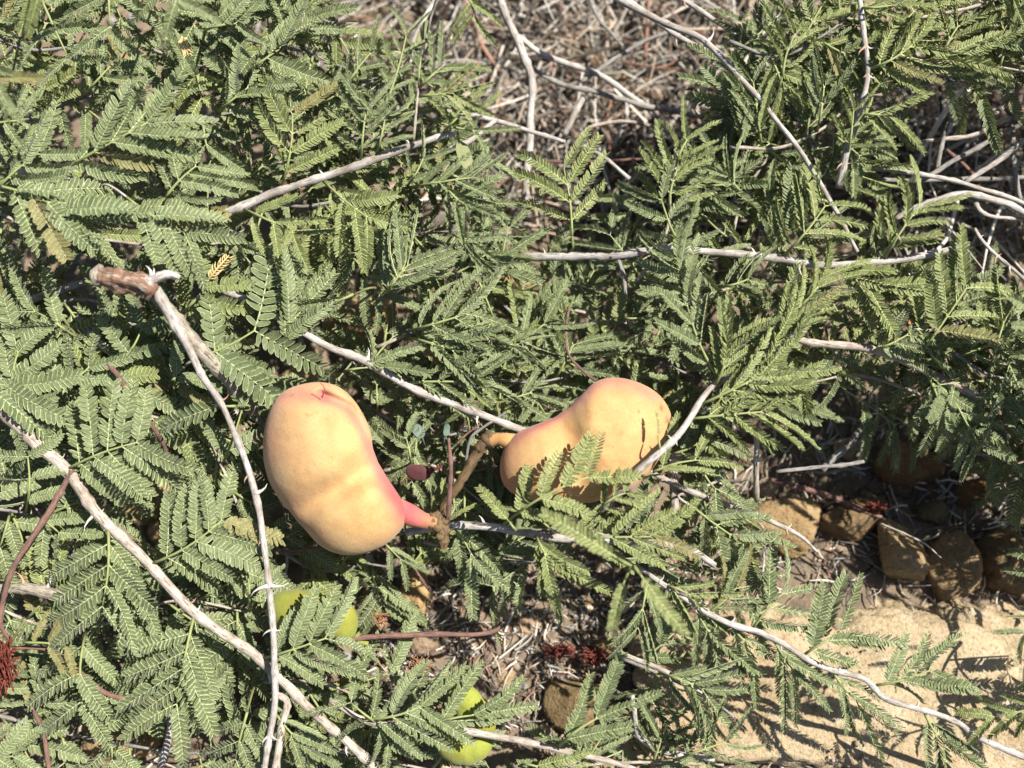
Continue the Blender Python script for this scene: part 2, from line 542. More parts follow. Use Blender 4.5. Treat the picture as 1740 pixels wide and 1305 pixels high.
for i in range(700):
    litter_at(U(1460, 1850), U(120, 430), U(30, 170), U(0, 90))
for i in range(1000):
    litter_at(U(640, 1150), U(960, 1240), U(14, 55), U(0, 14))
for i in range(900):
    litter_at(U(1180, 1800), U(700, 1010), U(14, 60), U(0, 16))
for i in range(1600):
    litter_at(U(-450, 2200), U(-450, 1700), U(20, 90), U(0, 18))
o = link('dry_litter', mb.mesh('dry_litter', STRAW))
o['kind'] = 'stuff'
tag(o, 'pale straw, rootlets and broken twigs littering the ground', 'litter')

# dead fallen leaflets
mb = MB()
for i in range(2600):
    if i < 1300:
        x, y = U(600, 1200), U(930, 1260)
    elif i < 1900:
        x, y = U(820, 1300), U(-100, 350)
    else:
        x, y = U(-300, 2000), U(-300, 1600)
    c = G(x, y, U(0, 10))
    s = gdepth(y) / F
    R = Matrix.Rotation(U(0, 6.28), 3, 'Z') @ Matrix.Rotation(N(0, .5), 3, 'X') @ Matrix.Rotation(N(0, .5), 3, 'Y')
    l, w = U(5, 11), U(1.5, 3)
    b = len(mb.v)
    for q in ((-l, 0, 0), (0, -w, .6), (l, 0, 1.5), (0, w, .6), (0, 0, -.6)):
        mb.v.append(c + R @ (Vector(q) * s))
    mb.f += [(b, b + 1, b + 4), (b + 1, b + 2, b + 4), (b + 2, b + 3, b + 4), (b + 3, b, b + 4)]
    t = U(.12, .4)
    mb.attr('tint', 5, rng.choice([(t, t * .85, t * .65), (t * .8, t * .5, t * .35), (t, t * .95, t * .9)]))
o = link('fallen_leaflets', mb.mesh('fallen_leaflets', STRAW))
o['kind'] = 'stuff'
tag(o, 'tiny brown and grey fallen leaflets carpeting the soil', 'leaf litter')

# ------------------------------------------------------------------ pinnae (shared meshes)
def leaflet(mb, base, fwd, side, up, L, w, curl, cup, rnd, inn=.66):
    """oblong leaflet with a raised paler margin"""
    st = ((0.0, .45), (0.16, .86), (0.5, 1.0), (0.80, .86), (0.94, .52))
    b = len(mb.v)
    e = []
    for t, k in st:
        c = base + fwd * (L * t) + up * (curl * L * t * t)
        hw = w * k
        for q, ed in ((-1, 1), (-inn, 0), (inn, 0), (1, 1)):
            mb.v.append(c + side * (hw * q) + up * (cup * w * (abs(q) ** 2)))
            e.append(float(ed) * (.55 + .45 * min(1, t * 2.5)))
    mb.v.append(base + fwd * L + up * (curl * L + cup * w * .5))
    e.append(1.0)
    e[0] = e[3] = 0.6
    for i in range(len(st) - 1):
        for j in range(3):
            mb.f.append((b + i * 4 + j, b + i * 4 + j + 1, b + i * 4 + j + 5, b + i * 4 + j + 4))
    q = b + (len(st) - 1) * 4
    t = q + 4
    mb.f += [(q, q + 1, t), (q + 1, q + 2, t), (q + 2, q + 3, t)]
    mb.at.setdefault('edge', []).extend(e)
    mb.attr('rnd', len(e), rnd)

def pinna_into(mb, r, style, M=None):
    """unit-length pinna along +X with +Z facing up; optional matrix M (into an existing mesh)"""
    if style == 'A':
        n, la, wr, ang, fold = r.randint(13, 16), r.uniform(.16, .185), .20, r.uniform(56, 64), r.uniform(2, 20)
    elif style == 'B':
        n, la, wr, ang, fold = r.randint(17, 21), r.uniform(.135, .16), .185, r.uniform(46, 56), r.uniform(10, 36)
    elif style == 'L':
        n, la, wr, ang, fold = r.randint(11, 13), r.uniform(.18, .21), .205, r.uniform(58, 66), r.uniform(0, 14)
    else:
        n, la, wr, ang, fold = r.randint(19, 24), r.uniform(.115, .145), .18, r.uniform(40, 52), r.uniform(18, 48)
    bend = r.uniform(-0.1, 0.75)
    drop = r.choice((.008, .01, .02, .08))
    side_b = r.uniform(-.32, .32)
    twist = r.uniform(-.6, .6)
    sub = MB()
    pts, fr = [], []
    p = Vector((0, 0, 0))
    K = 24
    for i in range(K + 1):
        t = i / K
        pitch = 0.35 * bend - bend * t * 1.3
        yaw = -0.5 * side_b + side_b * t
        d = Vector((math.cos(pitch) * math.cos(yaw), math.cos(pitch) * math.sin(yaw), math.sin(pitch)))
        pts.append(p.copy())
        sd = Vector((0, 0, 1)).cross(d).normalized()
        u = d.cross(sd)
        q = Matrix.Rotation(twist * t, 3, d)
        fr.append((d, q @ sd, q @ u))
        p = p + d / K
    b0 = len(sub.v)
    tube(sub, pts[::3], [.011 - .006 * i / 8 for i in range(9)], 4, cap=False)
    k = len(sub.v) - b0
    sub.at.setdefault('edge', []).extend([.75] * k)
    sub.at.setdefault('rnd', []).extend([.5] * k)
    fo = math.radians(fold)
    for i in range(n):
        t = 0.07 + 0.91 * i / (n - 1)
        f = t * K
        i0 = min(K - 1, int(f))
        c = pts[i0].lerp(pts[i0 + 1], f - i0)
        d, sd, u = fr[i0]
        env = min(1, .62 + 2.2 * t) * (1 if t < .75 else 1 - (t - .75) * 1.25)
        for s in (-1, 1):
            if r.random() < drop:
                continue
            a = math.radians(ang * (1 - .28 * max(0, t - .7) / .3) + r.gauss(0, 4))
            ff = fo + r.gauss(0, .07)
            lat = sd * s * math.cos(ff) + u * math.sin(ff)
            fw = (d * math.cos(a) + lat * math.sin(a)).normalized()
            nu = (u * math.cos(ff) - sd * s * math.sin(ff)).normalized()
            nu = (nu - fw * nu.dot(fw)).normalized()
            si = fw.cross(nu)
            # louvre tilt so that leaflets overlap like scales
            lt = Matrix.Rotation(s * r.uniform(.18, .48), 3, fw)
            L = la * env * r.uniform(.92, 1.06)
            leaflet(sub, c + u * .004, fw, lt @ si, lt @ nu, L, L * wr * r.uniform(.92, 1.08), r.uniform(-.16, .10), r.uniform(.06, .38), r.uniform(0, .55) ** 1.3, .8 if style == 'L' else .66)
    b = len(mb.v)
    mb.v.extend([M @ v for v in sub.v] if M else sub.v)
    mb.f.extend(tuple(b + q for q in f) for f in sub.f)
    for a in ('edge', 'rnd'):
        mb.at.setdefault(a, []).extend(sub.at[a])

PINNA = {}
vr = random.Random(11)
for stl, cnt in (('A', 9), ('B', 12), ('C', 12), ('L', 5)):
    PINNA[stl] = []
    for mat in (LEAF, LEAF_Y, LEAF_B):
        st = []
        vr2 = random.Random(hash(stl) % 1 + ord(stl) * 31)
        for i in range(cnt):
            m = MB()
            pinna_into(m, vr2, stl)
            st.append(m.mesh('pinna', mat))
        PINNA[stl].append(st)

DEEP = []
for i in range(10):
    m = MB()
    for k in range(3):
        for s in (-1, 1):
            a = s * math.radians(vr.uniform(38, 62))
            M = Matrix.Translation((0.25 + .25 * k, 0, 0)) @ Matrix.Rotation(a, 4, 'Z') @ Matrix.Rotation(vr.gauss(0, .35), 4, 'Y') @ Matrix.Rotation(vr.gauss(0, .5), 4, 'X') @ Matrix.Scale(vr.uniform(.6, .8), 4)
            pinna_into(m, vr, vr.choice('BBC'), M)
    b = len(m.v)
    tube(m, [Vector((0, 0, 0)), Vector((.4, 0, .02)), Vector((.77, 0, 0))], [.012, .010, .007], 4, cap=False)
    m.at['edge'].extend([.5] * 12); m.at['rnd'].extend([.5] * 12)
    DEEP.append(m.mesh('leaf', LEAF))

# ------------------------------------------------------------------ branches
BR = []      # records of leafy branches, for attaching leaves
def smooth_px(pts, k=6):
    return catmull([tuple(map(float, p)) for p in pts], k)

def stem_mesh(pts4, mat, origin, sides=10, rough=0.16, seed=0.0, name='stem', wob=0.0):
    """pts4: (x, y, z, r) in photo pixels"""
    m = MB()
    P, R = [], []
    for i, (x, y, z, r) in enumerate(pts4):
        q = W(x, y, z)
        if wob:
            q = q + Vector((noise.noise(q * 90 + Vector((seed, 0, 0))), noise.noise(q * 90 + Vector((0, seed, 9))), noise.noise(q * 90 + Vector((5, 0, seed))))) * wob * PX
        P.append(q - origin)
        nd = 1 + .26 * max(0, math.sin(i * 1.13 + seed)) ** 6
        R.append(max(.4, r) * .76 * nd * (D0 - z * PX) / F * (1 + .10 * noise.noise(q * 160 + Vector((seed, 3, 1)))))
    tube(m, P, R, sides, rough, seed)
    d = 0; L = []; A = []
    for i in range(len(P)):
        if i:
            d += (P[i] - P[i - 1]).length
        for j in range(sides):
            L.append(d); A.append(j / sides)
    m.at = {'vlen': L, 'vang': A}
    return m.mesh(name, mat)

def thorn(parent, origin, x, y, z, ang, L, r, mat=THORN, toward=0.25):
    a = math.radians(ang)
    pts = []
    for k in range(5):
        t = k / 4
        b = a + 0.35 * t * t
        pts.append(W(x + math.cos(b) * L * t, y - math.sin(b) * L * t, z + toward * L * t) - origin)
    m = MB()
    rr = [r * (1 - .97 * (k / 4) ** .8) * PX for k in range(5)]
    rr[0] *= 1.35
    tube(m, pts, rr, 6)
    return link('thorn', m.mesh('thorn', mat), parent)

def branch(pts, label, mat=BARK_W, name='acacia_branch', cat='branch', thorns=(), auto=0, leafy=True, sides=10, group=None, rough=0.16, wob=2.0, key=None):
    """pts: (x, y, z, r)"""
    sp = smooth_px(pts, 7)
    org = W(*sp[0][:3])
    e = bpy.data.objects.new(name, None)
    col.objects.link(e)
    e.location = org
    e.empty_display_size = .01
    tag(e, label, cat, group)
    sd = U(0, 50)
    link('stem', stem_mesh(sp, mat, org, sides, rough, sd, wob=wob), e)
    for t in thorns:
        x, y, ang, L = t[:4]
        # start on the stem
        q = min(sp, key=lambda s: (s[0] - x) ** 2 + (s[1] - y) ** 2)
        thorn(e, org, q[0], q[1], q[2], ang, L, min(q[3] * .75, 5), THORN_R if len(t) > 4 else THORN)
    if auto:
        d = 0; nxt = U(.3, .8) * auto
        for i in range(1, len(sp) - 1):
            dx, dy = sp[i][0] - sp[i - 1][0], sp[i][1] - sp[i - 1][1]
            d += math.hypot(dx, dy)
            if d > nxt:
                nxt = d + auto * U(.7, 1.3)
                a = math.degrees(math.atan2(-dy, dx))
                for s in (-1, 1):
                    if rng.random() < .75:
                        thorn(e, org, sp[i][0], sp[i][1], sp[i][2], a + s * U(45, 80), U(8, 22), min(sp[i][3] * .6, 3.5), THORN_R if rng.random() < .3 else THORN, U(-.2, .6))
    rec = dict(e=e, org=org, sp=sp, mat=mat)
    if leafy:
        BR.append(rec)
    return rec

def attach(x, y, z):
    best, bd = None, 1e9
    for rec in BR:
        for q in rec['sp'][::2]:
            if q[2] > z + 25:
                continue
            d = (q[0] - x) ** 2 + (q[1] - y) ** 2 + .15 * (q[2] - z) ** 2
            if d < bd:
                bd, best = d, (rec, q)
    return best

TWIG_GREEN = bark_material('green_twig', (0.20, 0.23, 0.08), (0.17, 0.17, 0.07), (0.13, 0.11, 0.05))
RACHIS = plain('rachis', (0.19, 0.22, 0.08), (0.24, 0.26, 0.10), 400, 0.6, 0.15, 0.0002)

def make_leaf(bx, by, tx, ty, n, ln, aL, aR, z=0.0, style='B', tone=0, roll=0.0, slope=0.0, rec=None, q=None, spread=1.0, con=True, calm=1.0):
    """a compound leaf: rachis from base pixel to tip pixel, n pairs of pinnae"""
    if rec is None:
        rec, q = attach(bx, by, z)
    org = rec['org']
    dx, dy = tx - bx, -(ty - by)
    A = math.atan2(dy, dx)
    Lr = math.hypot(dx, dy)
    zt = z + slope * Lr
    # rachis with the petiole running back to the stem
    bow = U(-.06, .06) * Lr
    near = math.hypot(q[0] - bx, q[1] - by) < 34
    zb = min(z, q[2] - 2) if near else z
    if near:
        bx, by = bx + (q[0] - bx) * .8, by + (q[1] - by) * .8
        dx, dy = tx - bx, -(ty - by)
        A = math.atan2(dy, dx)
    px, py = -math.sin(A), math.cos(A)
    rp = []
    for k in range(7):
        t = k / 6
        s = math.sin(math.pi * t) * bow
        rp.append((bx + dx * t + px * s, by - (dy * t + py * s), zb + (z - zb) * min(1, t * 3) + (zt - z) * t + 6 * math.sin(math.pi * t)))
    base = W(*rp[0])
    m = MB()
    tube(m, [W(*p) - base for p in rp], [PX * (2.7 - 1.3 * k / 6) * (.8 + ln / 500) for k in range(7)], 6)
    lo = link('leaf', m.mesh('leaf', RACHIS), rec['e'], loc=base - org)
    # connecting shoot
    if con and not near:
        qd = math.hypot(q[0] - bx, q[1] - by)
        if qd > 3 or abs(q[2] - z) > 6:
            k = min(.5 * qd, 40)
            c1 = (bx - math.cos(A) * k, by + math.sin(A) * k, z - 4)
            mid = ((q[0] + c1[0]) / 2 + U(-.08, .08) * qd, (q[1] + c1[1]) / 2 + U(-.08, .08) * qd, min(q[2], z) * .5 + (q[2] + z) * .25 - 3)
            pp = [(q[0], q[1], q[2], 3.4), (*mid, 3.1), (*c1, 2.8), (bx, by, zb, 2.6)]
            long = qd > 60
            link('twig', stem_mesh(smooth_px(pp, 4), (BARK_W if rng.random() < .5 else BARK_T) if long else TWIG_GREEN, org, 6, .12, U(0, 40), 'twig', 2.0), rec['e'])
    t0 = .22 if n > 1 else 1.0
    lroll = N(0, .22) * calm
    for i in range(n):
        f = t0 + (1 - t0) * i / max(1, n - 1)
        prof = (.80 + .55 * f * (1.25 - f)) if n > 2 else 1
        kk = min(5, int(f * 6)); fr = f * 6 - kk
        c = tuple(a + (b - a) * fr for a, b in zip(rp[kk], rp[kk + 1]))
        P = W(*c)
        for s, a in ((1, aL), (-1, aR)):
            if a is None or (n > 2 and rng.random() < .02):
                continue
            ang = A + s * math.radians(a * (1.08 - .26 * f) * spread + N(0, 5))
            d2 = RIGHT * math.cos(ang) + UP * math.sin(ang)
            sl = N(0, .14) * calm + slope * .5
            d = (d2 - FWD * sl).normalized()
            view = (W(c[0], c[1], c[2]) - CAM).normalized()
            nrm = -view
            # tilt around the pinna axis
            nrm = (nrm - d * nrm.dot(d)).normalized()
            nrm = Matrix.Rotation(N(0, .38) * calm + lroll + math.radians(roll) * s, 3, d) @ nrm
            sd = nrm.cross(d)
            L = ln * prof * U(.90, 1.08) * (D0 - c[2] * PX) / F
            M = Matrix((( d.x, sd.x, nrm.x, 0), (d.y, sd.y, nrm.y, 0), (d.z, sd.z, nrm.z, 0), (0, 0, 0, 1))) @ Matrix.Diagonal((L, L * U(.94, 1.1) * rng.choice((-1, 1)), L, 1))
            M.translation = P - base
            link('pinna', rng.choice(PINNA[style][tone if rng.random() > .022 else 2]), lo, mat=M)
    return lo

# ---- named stems of the photograph (x, y, z, radius)
branch([(-40, 655, 0, 15), (0, 695, 2, 14), (60, 752, 6, 14), (120, 808, 8, 13), (165, 872, 10, 12), (240, 945, 10, 11), (330, 1040, 10, 11), (430, 1112, 6, 10.5), (530, 1208, 0, 10), (600, 1270, -5, 10), (660, 1330, -8, 10)],
       'thick grey brown thorny branch slanting across the bottom left', BARK_T, thorns=[(160, 876, 215, 40), (303, 1038, 150, 22, 1), (440, 1165, 260, 28), (330, 1040, 30, 16), (585, 1262, 250, 24)], sides=14, auto=95)
branch([(262, 485, 82, 13), (290, 535, 80, 12), (325, 600, 72, 9), (345, 640, 64, 8), (385, 705, 44, 7), (430, 822, 46, 7.5), (450, 930, 44, 6.2), (458, 995, 42, 6.8), (465, 1100, 38, 7.2), (468, 1190, 30, 7.2), (455, 1270, 24, 6.8), (445, 1330, 20, 6.8)],
       'long thin grey stem hanging from the dead stub past the left pod', BARK_W, thorns=[(457, 990, 190, 38), (457, 990, -10, 34), (436, 832, 20, 26)], leafy=False, sides=12, auto=140)
branch([(258, 490, 60, 14), (300, 545, 48, 15), (345, 600, 34, 17), (385, 640, 16, 17), (420, 682, -24, 15), (450, 720, -70, 14)], 'split weathered dead stem with deep cracks below the rust brown stub', BARK_D, leafy=False, sides=16, rough=.3, cat='dead branch', name='dead_branch')
branch([(122, 800, 14, 6), (95, 850, 22, 7), (60, 905, 28, 6.5), (22, 965, 30, 6), (8, 1010, 30, 6), (2, 1060, 28, 5), (20, 1090, 24, 4)],
       'reddish brown twig curving down the left edge to a dried red flower', BARK_R, leafy=False)
branch([(-30, 1000, -10, 12), (20, 1000, -8, 12), (60, 1002, -6, 13), (115, 1020, -12, 11), (150, 1040, -30, 9)], 'short pale stub of branch with thorns at the left edge', BARK_D, thorns=[(45, 995, 100, 34, 1), (80, 1000, 55, 40)], leafy=False, rough=.25)
branch([(380, 495, -60, 7), (425, 512, -30, 7.5), (500, 556, 2, 8), (560, 590, 6, 8), (622, 614, 8, 9), (700, 660, 12, 8.5), (800, 697, 12, 8.5), (880, 728, -8, 8), (930, 745, -60, 7)],
       'white thorny branch running between the two pods from upper left', BARK_W, thorns=[(625, 612, 62, 24), (500, 556, 120, 12), (818, 700, 250, 22)])
branch([(690, 905, -25, 9), (760, 893, -10, 9), (850, 898, 5, 9.5), (960, 915, 14, 9), (1060, 920, 24, 8), (1160, 930, 30, 8), (1215, 960, 26, 6)],
       'pale thorny branch passing under the right pod', BARK_W, thorns=[(828, 895, 95, 22), (985, 915, 80, 18)], auto=130)
branch([(1022, 868, 40, 5.5), (1040, 850, 60, 6.5), (1085, 800, 88, 7.5), (1150, 742, 82, 7.5), (1200, 668, 30, 7.5), (1240, 640, 18, 7), (1290, 606, 20, 6), (1330, 580, 10, 4)],
       'pinkish white twig crossing in front of the right pod', BARK_W, thorns=[(1152, 745, 255, 16)], auto=110)
branch([(820, 432, -150, 8), (900, 436, -110, 9), (985, 435, -80, 9), (1040, 436, -60, 9), (1130, 424, -40, 8), (1240, 430, -28, 8), (1330, 440, -22, 8.5), (1390, 450, -20, 8), (1450, 448, -20, 8), (1540, 440, -18, 8), (1595, 428, -16, 7.5), (1645, 414, -10, 6)],
       'long pale horizontal branch across the right half above the pods', BARK_W, thorns=[(1285, 432, 95, 16), (1570, 434, 100, 18), (1358, 445, 265, 26)], auto=180)
branch([(1010, -30, -110, 8), (1080, 15, -90, 8), (1150, 48, -70, 6.8), (1200, 72, -56, 6.5), (1270, 145, -40, 6), (1350, 242, -24, 5.6), (1400, 322, -20, 5), (1458, 428, -26, 4)],
       'slender white thorny stem slanting down from the top right of centre', BARK_W, thorns=[(1200, 70, 40, 26), (1298, 172, 40, 24), (1262, 135, 200, 12)], leafy=False)
branch([(1040, -20, -150, 6), (1100, 25, -140, 6), (1150, 60, -130, 6), (1215, 92, -110, 4)], 'short pale twig alongside the slender white stem', BARK_W, leafy=False, auto=70)
branch([(1120, -25, -160, 6), (1180, 12, -150, 5.5), (1245, 55, -140, 5), (1300, 92, -130, 4), (1335, 120, -130, 3)], 'thin pale twig beyond the slender white stem', BARK_W, leafy=False, auto=90)
branch([(1455, -30, -10, 5.5), (1465, 40, -4, 6), (1472, 85, 0, 6), (1475, 122, 2, 6.5), (1468, 165, 0, 7), (1452, 215, -8, 8), (1438, 260, -24, 8), (1425, 320, -50, 8)],
       'upright pinkish white stem at the upper right', BARK_W, auto=60)
branch([(1330, 560, -60, 7), (1370, 580, -46, 8), (1460, 590, -38, 9), (1540, 614, -34, 8.5), (1640, 665, -28, 8.5), (1760, 712, -24, 8)],
       'brownish branch slanting to the right edge below the horizontal branch', BARK_T, auto=150)
branch([(1080, 960, 10, 5), (1170, 1022, 20, 6), (1240, 1060, 26, 7), (1305, 1080, 28, 7), (1390, 1130, 28, 6.8), (1465, 1152, 26, 6.6), (1510, 1188, 24, 6.6), (1620, 1224, 20, 6.2), (1660, 1252, 18, 7), (1770, 1300, 16, 7)],
       'white leafy branch reaching over the pale slab at lower right', BARK_W, auto=90)
branch([(1100, 800, 0, 5), (1130, 815, -6, 6), (1190, 842, -14, 6), (1270, 868, -20, 5.5), (1330, 895, -24, 5), (1365, 915, -30, 4), (1388, 938, -40, 2.5)],
       'thin white twig with no leaves right of the right pod', BARK_W, leafy=False, auto=70)
branch([(560, 1190, 0, 5), (630, 1227, 14, 7), (720, 1230, 20, 8), (775, 1240, 22, 8), (880, 1258, 26, 7.5), (960, 1276, 28, 7), (1060, 1302, 28, 6), (1140, 1330, 26, 6)],
       'tan stem along the bottom edge beneath the green pods', BARK_T)
branch([(590, 1086, -24, 5), (660, 1080, -30, 6), (740, 1077, -36, 6), (810, 1078, -44, 5), (845, 1070, -50, 5), (850, 1050, -60, 4)], 'reddish twig lying below the yellow green pod', BARK_R, leafy=False)
branch([(22, 1100, 2, 4), (80, 1104, -2, 4.5), (130, 1136, 4, 5), (180, 1178, 2, 5.5), (240, 1193, -8, 5), (270, 1190, -30, 4)], 'reddish curved twig among the bottom left leaves', BARK_R, leafy=False)
branch([(55, 1205, -20, 4), (75, 1250, -16, 5), (85, 1320, -14, 5)], 'short reddish twig at the bottom left edge', BARK_R, leafy=False)
branch([(300, 385, -70, 9), (400, 356, -44, 9), (480, 322, -34, 9.5), (560, 298, -30, 9), (640, 268, -28, 9), (735, 236, -30, 7), (775, 228, -34, 5)],
       'whitish branch rising to the right through the upper left leaves', BARK_W, thorns=[(545, 300, 100, 16), (690, 250, 110, 14)], auto=120)
branch([(30, 292, 10, 7), (60, 291, 14, 8), (112, 300, 10, 7), (150, 318, -10, 6)], 'short pale stem under the blurred upper left leaves', BARK_W)
branch([(470, 1180, 10, 7), (488, 1195, 12, 8), (478, 1240, 10, 8.5), (466, 1330, 6, 9)], 'brown side shoot beside the thin grey stem at the bottom', BARK_T, leafy=False)
branch([(1285, 735, 10, 5), (1284, 790, 0, 6), (1286, 850, -40, 6)], 'short upright pale stem right of the right pod', BARK_T)
branch([(1143, 780, -20, 9), (1145, 830, -28, 10), (1146, 890, -60, 10)], 'thick pale upright stem in shade just right of the right pod', BARK_T, leafy=False)
branch([(1320, 802, -30, 4), (1370, 796, -30, 4.5), (1430, 790, -28, 4.5), (1468, 784, -26, 4)], 'dark bare twig with a pale tip over the shaded stones', BARK_G, leafy=False)
branch([(968, 520, -60, 2.5), (962, 560, -54, 3), (966, 600, -46, 3), (990, 630, -40, 3), (1012, 648, -44, 3.5)], 'thin reddish curled stalk above the right pod', BARK_R, leafy=False)
branch([(1050, 440, -60, 4), (1060, 470, -50, 4.5), (1063, 505, -48, 4)], 'short grey twiglet under the horizontal branch', BARK_G, leafy=False)
branch([(702, 238, -30, 3.5), (707, 195, -14, 3), (712, 150, -4, 2.5)], 'thin stalk carrying the upper middle leaf cluster', BARK_T)
branch([(1655, 388, -50, 4), (1668, 408, -44, 4), (1700, 440, -40, 4), (1760, 490, -36, 4)], 'thin thorny twig at the right edge below the dry tangle', BARK_W, leafy=False, auto=34)

# dead stub with rust-brown bark
e = bpy.data.objects.new('broken_stub', None); col.objects.link(e)
org = W(255, 485, 90); e.location = org
tag(e, 'broken dead wood stub with rust brown flaking bark at left', 'dead wood')
link('wood', stem_mesh(smooth_px([(163, 470, 92, 18), (180, 470, 94, 21), (215, 478, 96, 24), (245, 485, 94, 23), (262, 498, 88, 18)], 6), BARK_K, org, 24, .6, 3, 'wood'), e)
link('broken_end', stem_mesh(smooth_px([(172, 450, 92, 4), (168, 460, 94, 12), (166, 470, 94, 18), (172, 484, 92, 13)], 4), BARK_D, org, 12, .5, 8, 'broken_end'), e)
link('fork', stem_mesh(smooth_px([(250, 484, 96, 16), (266, 474, 98, 12), (285, 466, 98, 10), (306, 472, 94, 6)], 5), BARK_W, org, 12, .6, 12, 'fork'), e)
for a, L in ((100, 22), (60, 16)):
    thorn(e, org, 258, 470, 98, a, L, 5)

# dry bare twigs of the litter
GR = BARK_G
def dry(pts, label, mat=GR):
    sp = [(x, y, z if z > -1000 else GZ(y) + 20, r) for x, y, z, r in pts]
    branch(sp, label, mat, 'dry_twig', 'twig', leafy=False, wob=5.0, rough=.2)
dry([(845, -30, -240, 8), (862, 30, -230, 8.5), (890, 90, -225, 8.5), (904, 150, -225, 8.5), (902, 230, -230, 8), (895, 300, -235, 8.5), (890, 370, -250, 7)], 'thick grey dry stem standing in the upper middle gap', BARK_W)
dry([(878, 62, -240, 6), (930, 95, -260, 6.5), (1005, 122, -280, 6.5), (1075, 165, -290, 6), (1110, 195, -300, 5.5), (1145, 240, -310, 5)], 'pale dry twig branching right from the thick grey stem', BARK_W)
dry([(905, 115, -300, 5), (960, 145, -300, 5.5), (1020, 160, -295, 6), (1080, 176, -290, 6), (1160, 192, -290, 6), (1265, 208, -290, 5)], 'grey dry twig lying level across the upper middle', BARK_G)
dry([(990, 165, -260, 7), (975, 195, -250, 7.5), (958, 230, -255, 7)], 'short broken pale stick leaning in the upper middle', BARK_W)
dry([(1066, 175, -270, 5), (1060, 210, -270, 5), (1044, 250, -290, 4)], 'short pale curved stick under the level grey twig', BARK_W)
dry([(985, 228, -230, 4), (1010, 212, -220, 4), (1050, 205, -220, 4), (1090, 210, -225, 4), (1140, 228, -240, 3.5)], 'arched thin straw twig in the upper middle', BARK_T)
dry([(985, 243, -200, 3.5), (1030, 270, -190, 4), (1072, 306, -190, 4)], 'thin pale twig slanting right of the soft leaf', BARK_W)
dry([(880, 273, -260, 3), (980, 274, -250, 3), (1110, 272, -240, 2.5)], 'very thin straight stalk lying level in the upper middle', BARK_R)
dry([(1140, 50, -290, 4), (1100, 68, -290, 4.5), (1040, 105, -285, 4.5), (985, 140, -290, 4)], 'grey twig crossing the pale stems at the upper middle', BARK_G)
dry([(1000, -10, -330, 4), (1020, 35, -320, 4), (1060, 78, -330, 3)], 'thin grey twig at the top of the litter', BARK_G)
dry([(1195, 200, -170, 6), (1178, 185, -180, 6), (1200, 150, -200, 5)], 'short brown stick at the foot of the right leaves', BARK_T)
dry([(745, -15, -150, 5), (722, 25, -140, 5.5), (700, 70, -140, 5), (695, 110, -150, 4)], 'pale dry stem behind the upper middle leaves', BARK_W)
dry([(500, 30, -170, 7), (515, 60, -165, 7), (530, 110, -170, 6)], 'grey dry stick at the top left of centre', BARK_G)
dry([(520, 165, -120, 7), (535, 130, -110, 7), (520, 190, -130, 6)], 'pale stick end between the upper left leaves', BARK_W)
dry([(740, 185, -170, 5), (820, 200, -160, 5), (900, 222, -170, 5), (960, 240, -190, 4)], 'pale twig running right from the upper middle cluster', BARK_W)
dry([(590, 330, -130, 6), (660, 280, -120, 7), (740, 262, -110, 7), (800, 235, -120, 6), (845, 205, -140, 5)], 'second pale branch behind the whitish one', BARK_W)
dry([(1480, 288, -120, 5), (1520, 290, -112, 5.5), (1580, 298, -110, 5.5), (1660, 318, -112, 5), (1760, 352, -120, 5)], 'pale dry twig running level in the right tangle', BARK_W)
dry([(1490, 306, -150, 4.5), (1600, 305, -145, 5), (1760, 302, -140, 5)], 'grey dry twig lowest and straightest in the right tangle', BARK_G)
dry([(1575, 300, -130, 5), (1620, 272, -124, 6), (1660, 250, -124, 5.5), (1700, 232, -130, 5), (1760, 200, -140, 4)], 'grey twig rising to the right edge in the right tangle', BARK_G)
dry([(1640, 312, -120, 5), (1690, 275, -112, 6), (1760, 225, -110, 6)], 'paler twig rising steeply in the right tangle', BARK_W)
dry([(1632, 165, -150, 4), (1612, 210, -140, 5), (1600, 250, -136, 5), (1594, 290, -140, 5)], 'upright grey twig at the left of the right tangle', BARK_G)
dry([(1728, 140, -150, 4.5), (1722, 220, -140, 5), (1722, 270, -135, 5.5), (1735, 340, -140, 5)], 'upright grey twig at the right edge of the tangle', BARK_G)
dry([(1520, 372, -90, 6), (1560, 352, -84, 7), (1605, 335, -84, 8), (1665, 330, -92, 8), (1760, 372, -110, 7)], 'arched thick pale dry stem in the right tangle', BARK_W)
dry([(1665, 330, -100, 6), (1662, 350, -100, 5.5), (1690, 370, -110, 4), (1760, 375, -130, 4)], 'knotted pale stick below the arched stem', BARK_W)
dry([(1610, 255, -150, 4), (1650, 290, -150, 4), (1670, 330, -150, 4)], 'thin brown twig crossing the right tangle', BARK_R)
dry([(1715, 165, -160, 5.5), (1690, 200, -150, 6), (1665, 225, -150, 5), (1560, 245, -160, 4)], 'tan stick slanting down under the upper right leaves', BARK_T)
dry([(1490, 705, -170, 7), (1440, 755, -170, 8), (1395, 800, -175, 8)], 'dark grey stick in shade at the right of centre', BARK_G)
dry([(1310, 815, -240, 5), (1400, 840, -240, 6), (1440, 855, -235, 5), (1500, 880, -230, 3)], 'brown stick lying on the stones at right', BARK_R)
dry([(1500, 888, -90, 2), (1550, 914, -80, 2.2), (1580, 930, -80, 2), (1600, 945, -90, 1)], 'hair thin grey stalk over the upright stones', BARK_W)
dry([(290, 1190, -60, 7), (290, 1240, -50, 8), (270, 1310, -50, 8)], 'pale stick end at the bottom under the left leaves', BARK_W)
dry([(130, 540, -50, 8), (165, 575, -46, 8), (195, 605, -46, 9), (205, 640, -60, 7)], 'grey weathered stem in shade at the left', BARK_W)
dry([(-20, 560, -60, 9), (40, 520, -50, 9), (95, 495, -44, 8), (140, 480, -50, 6)], 'dark grey stem in shade left of the stub', BARK_G)
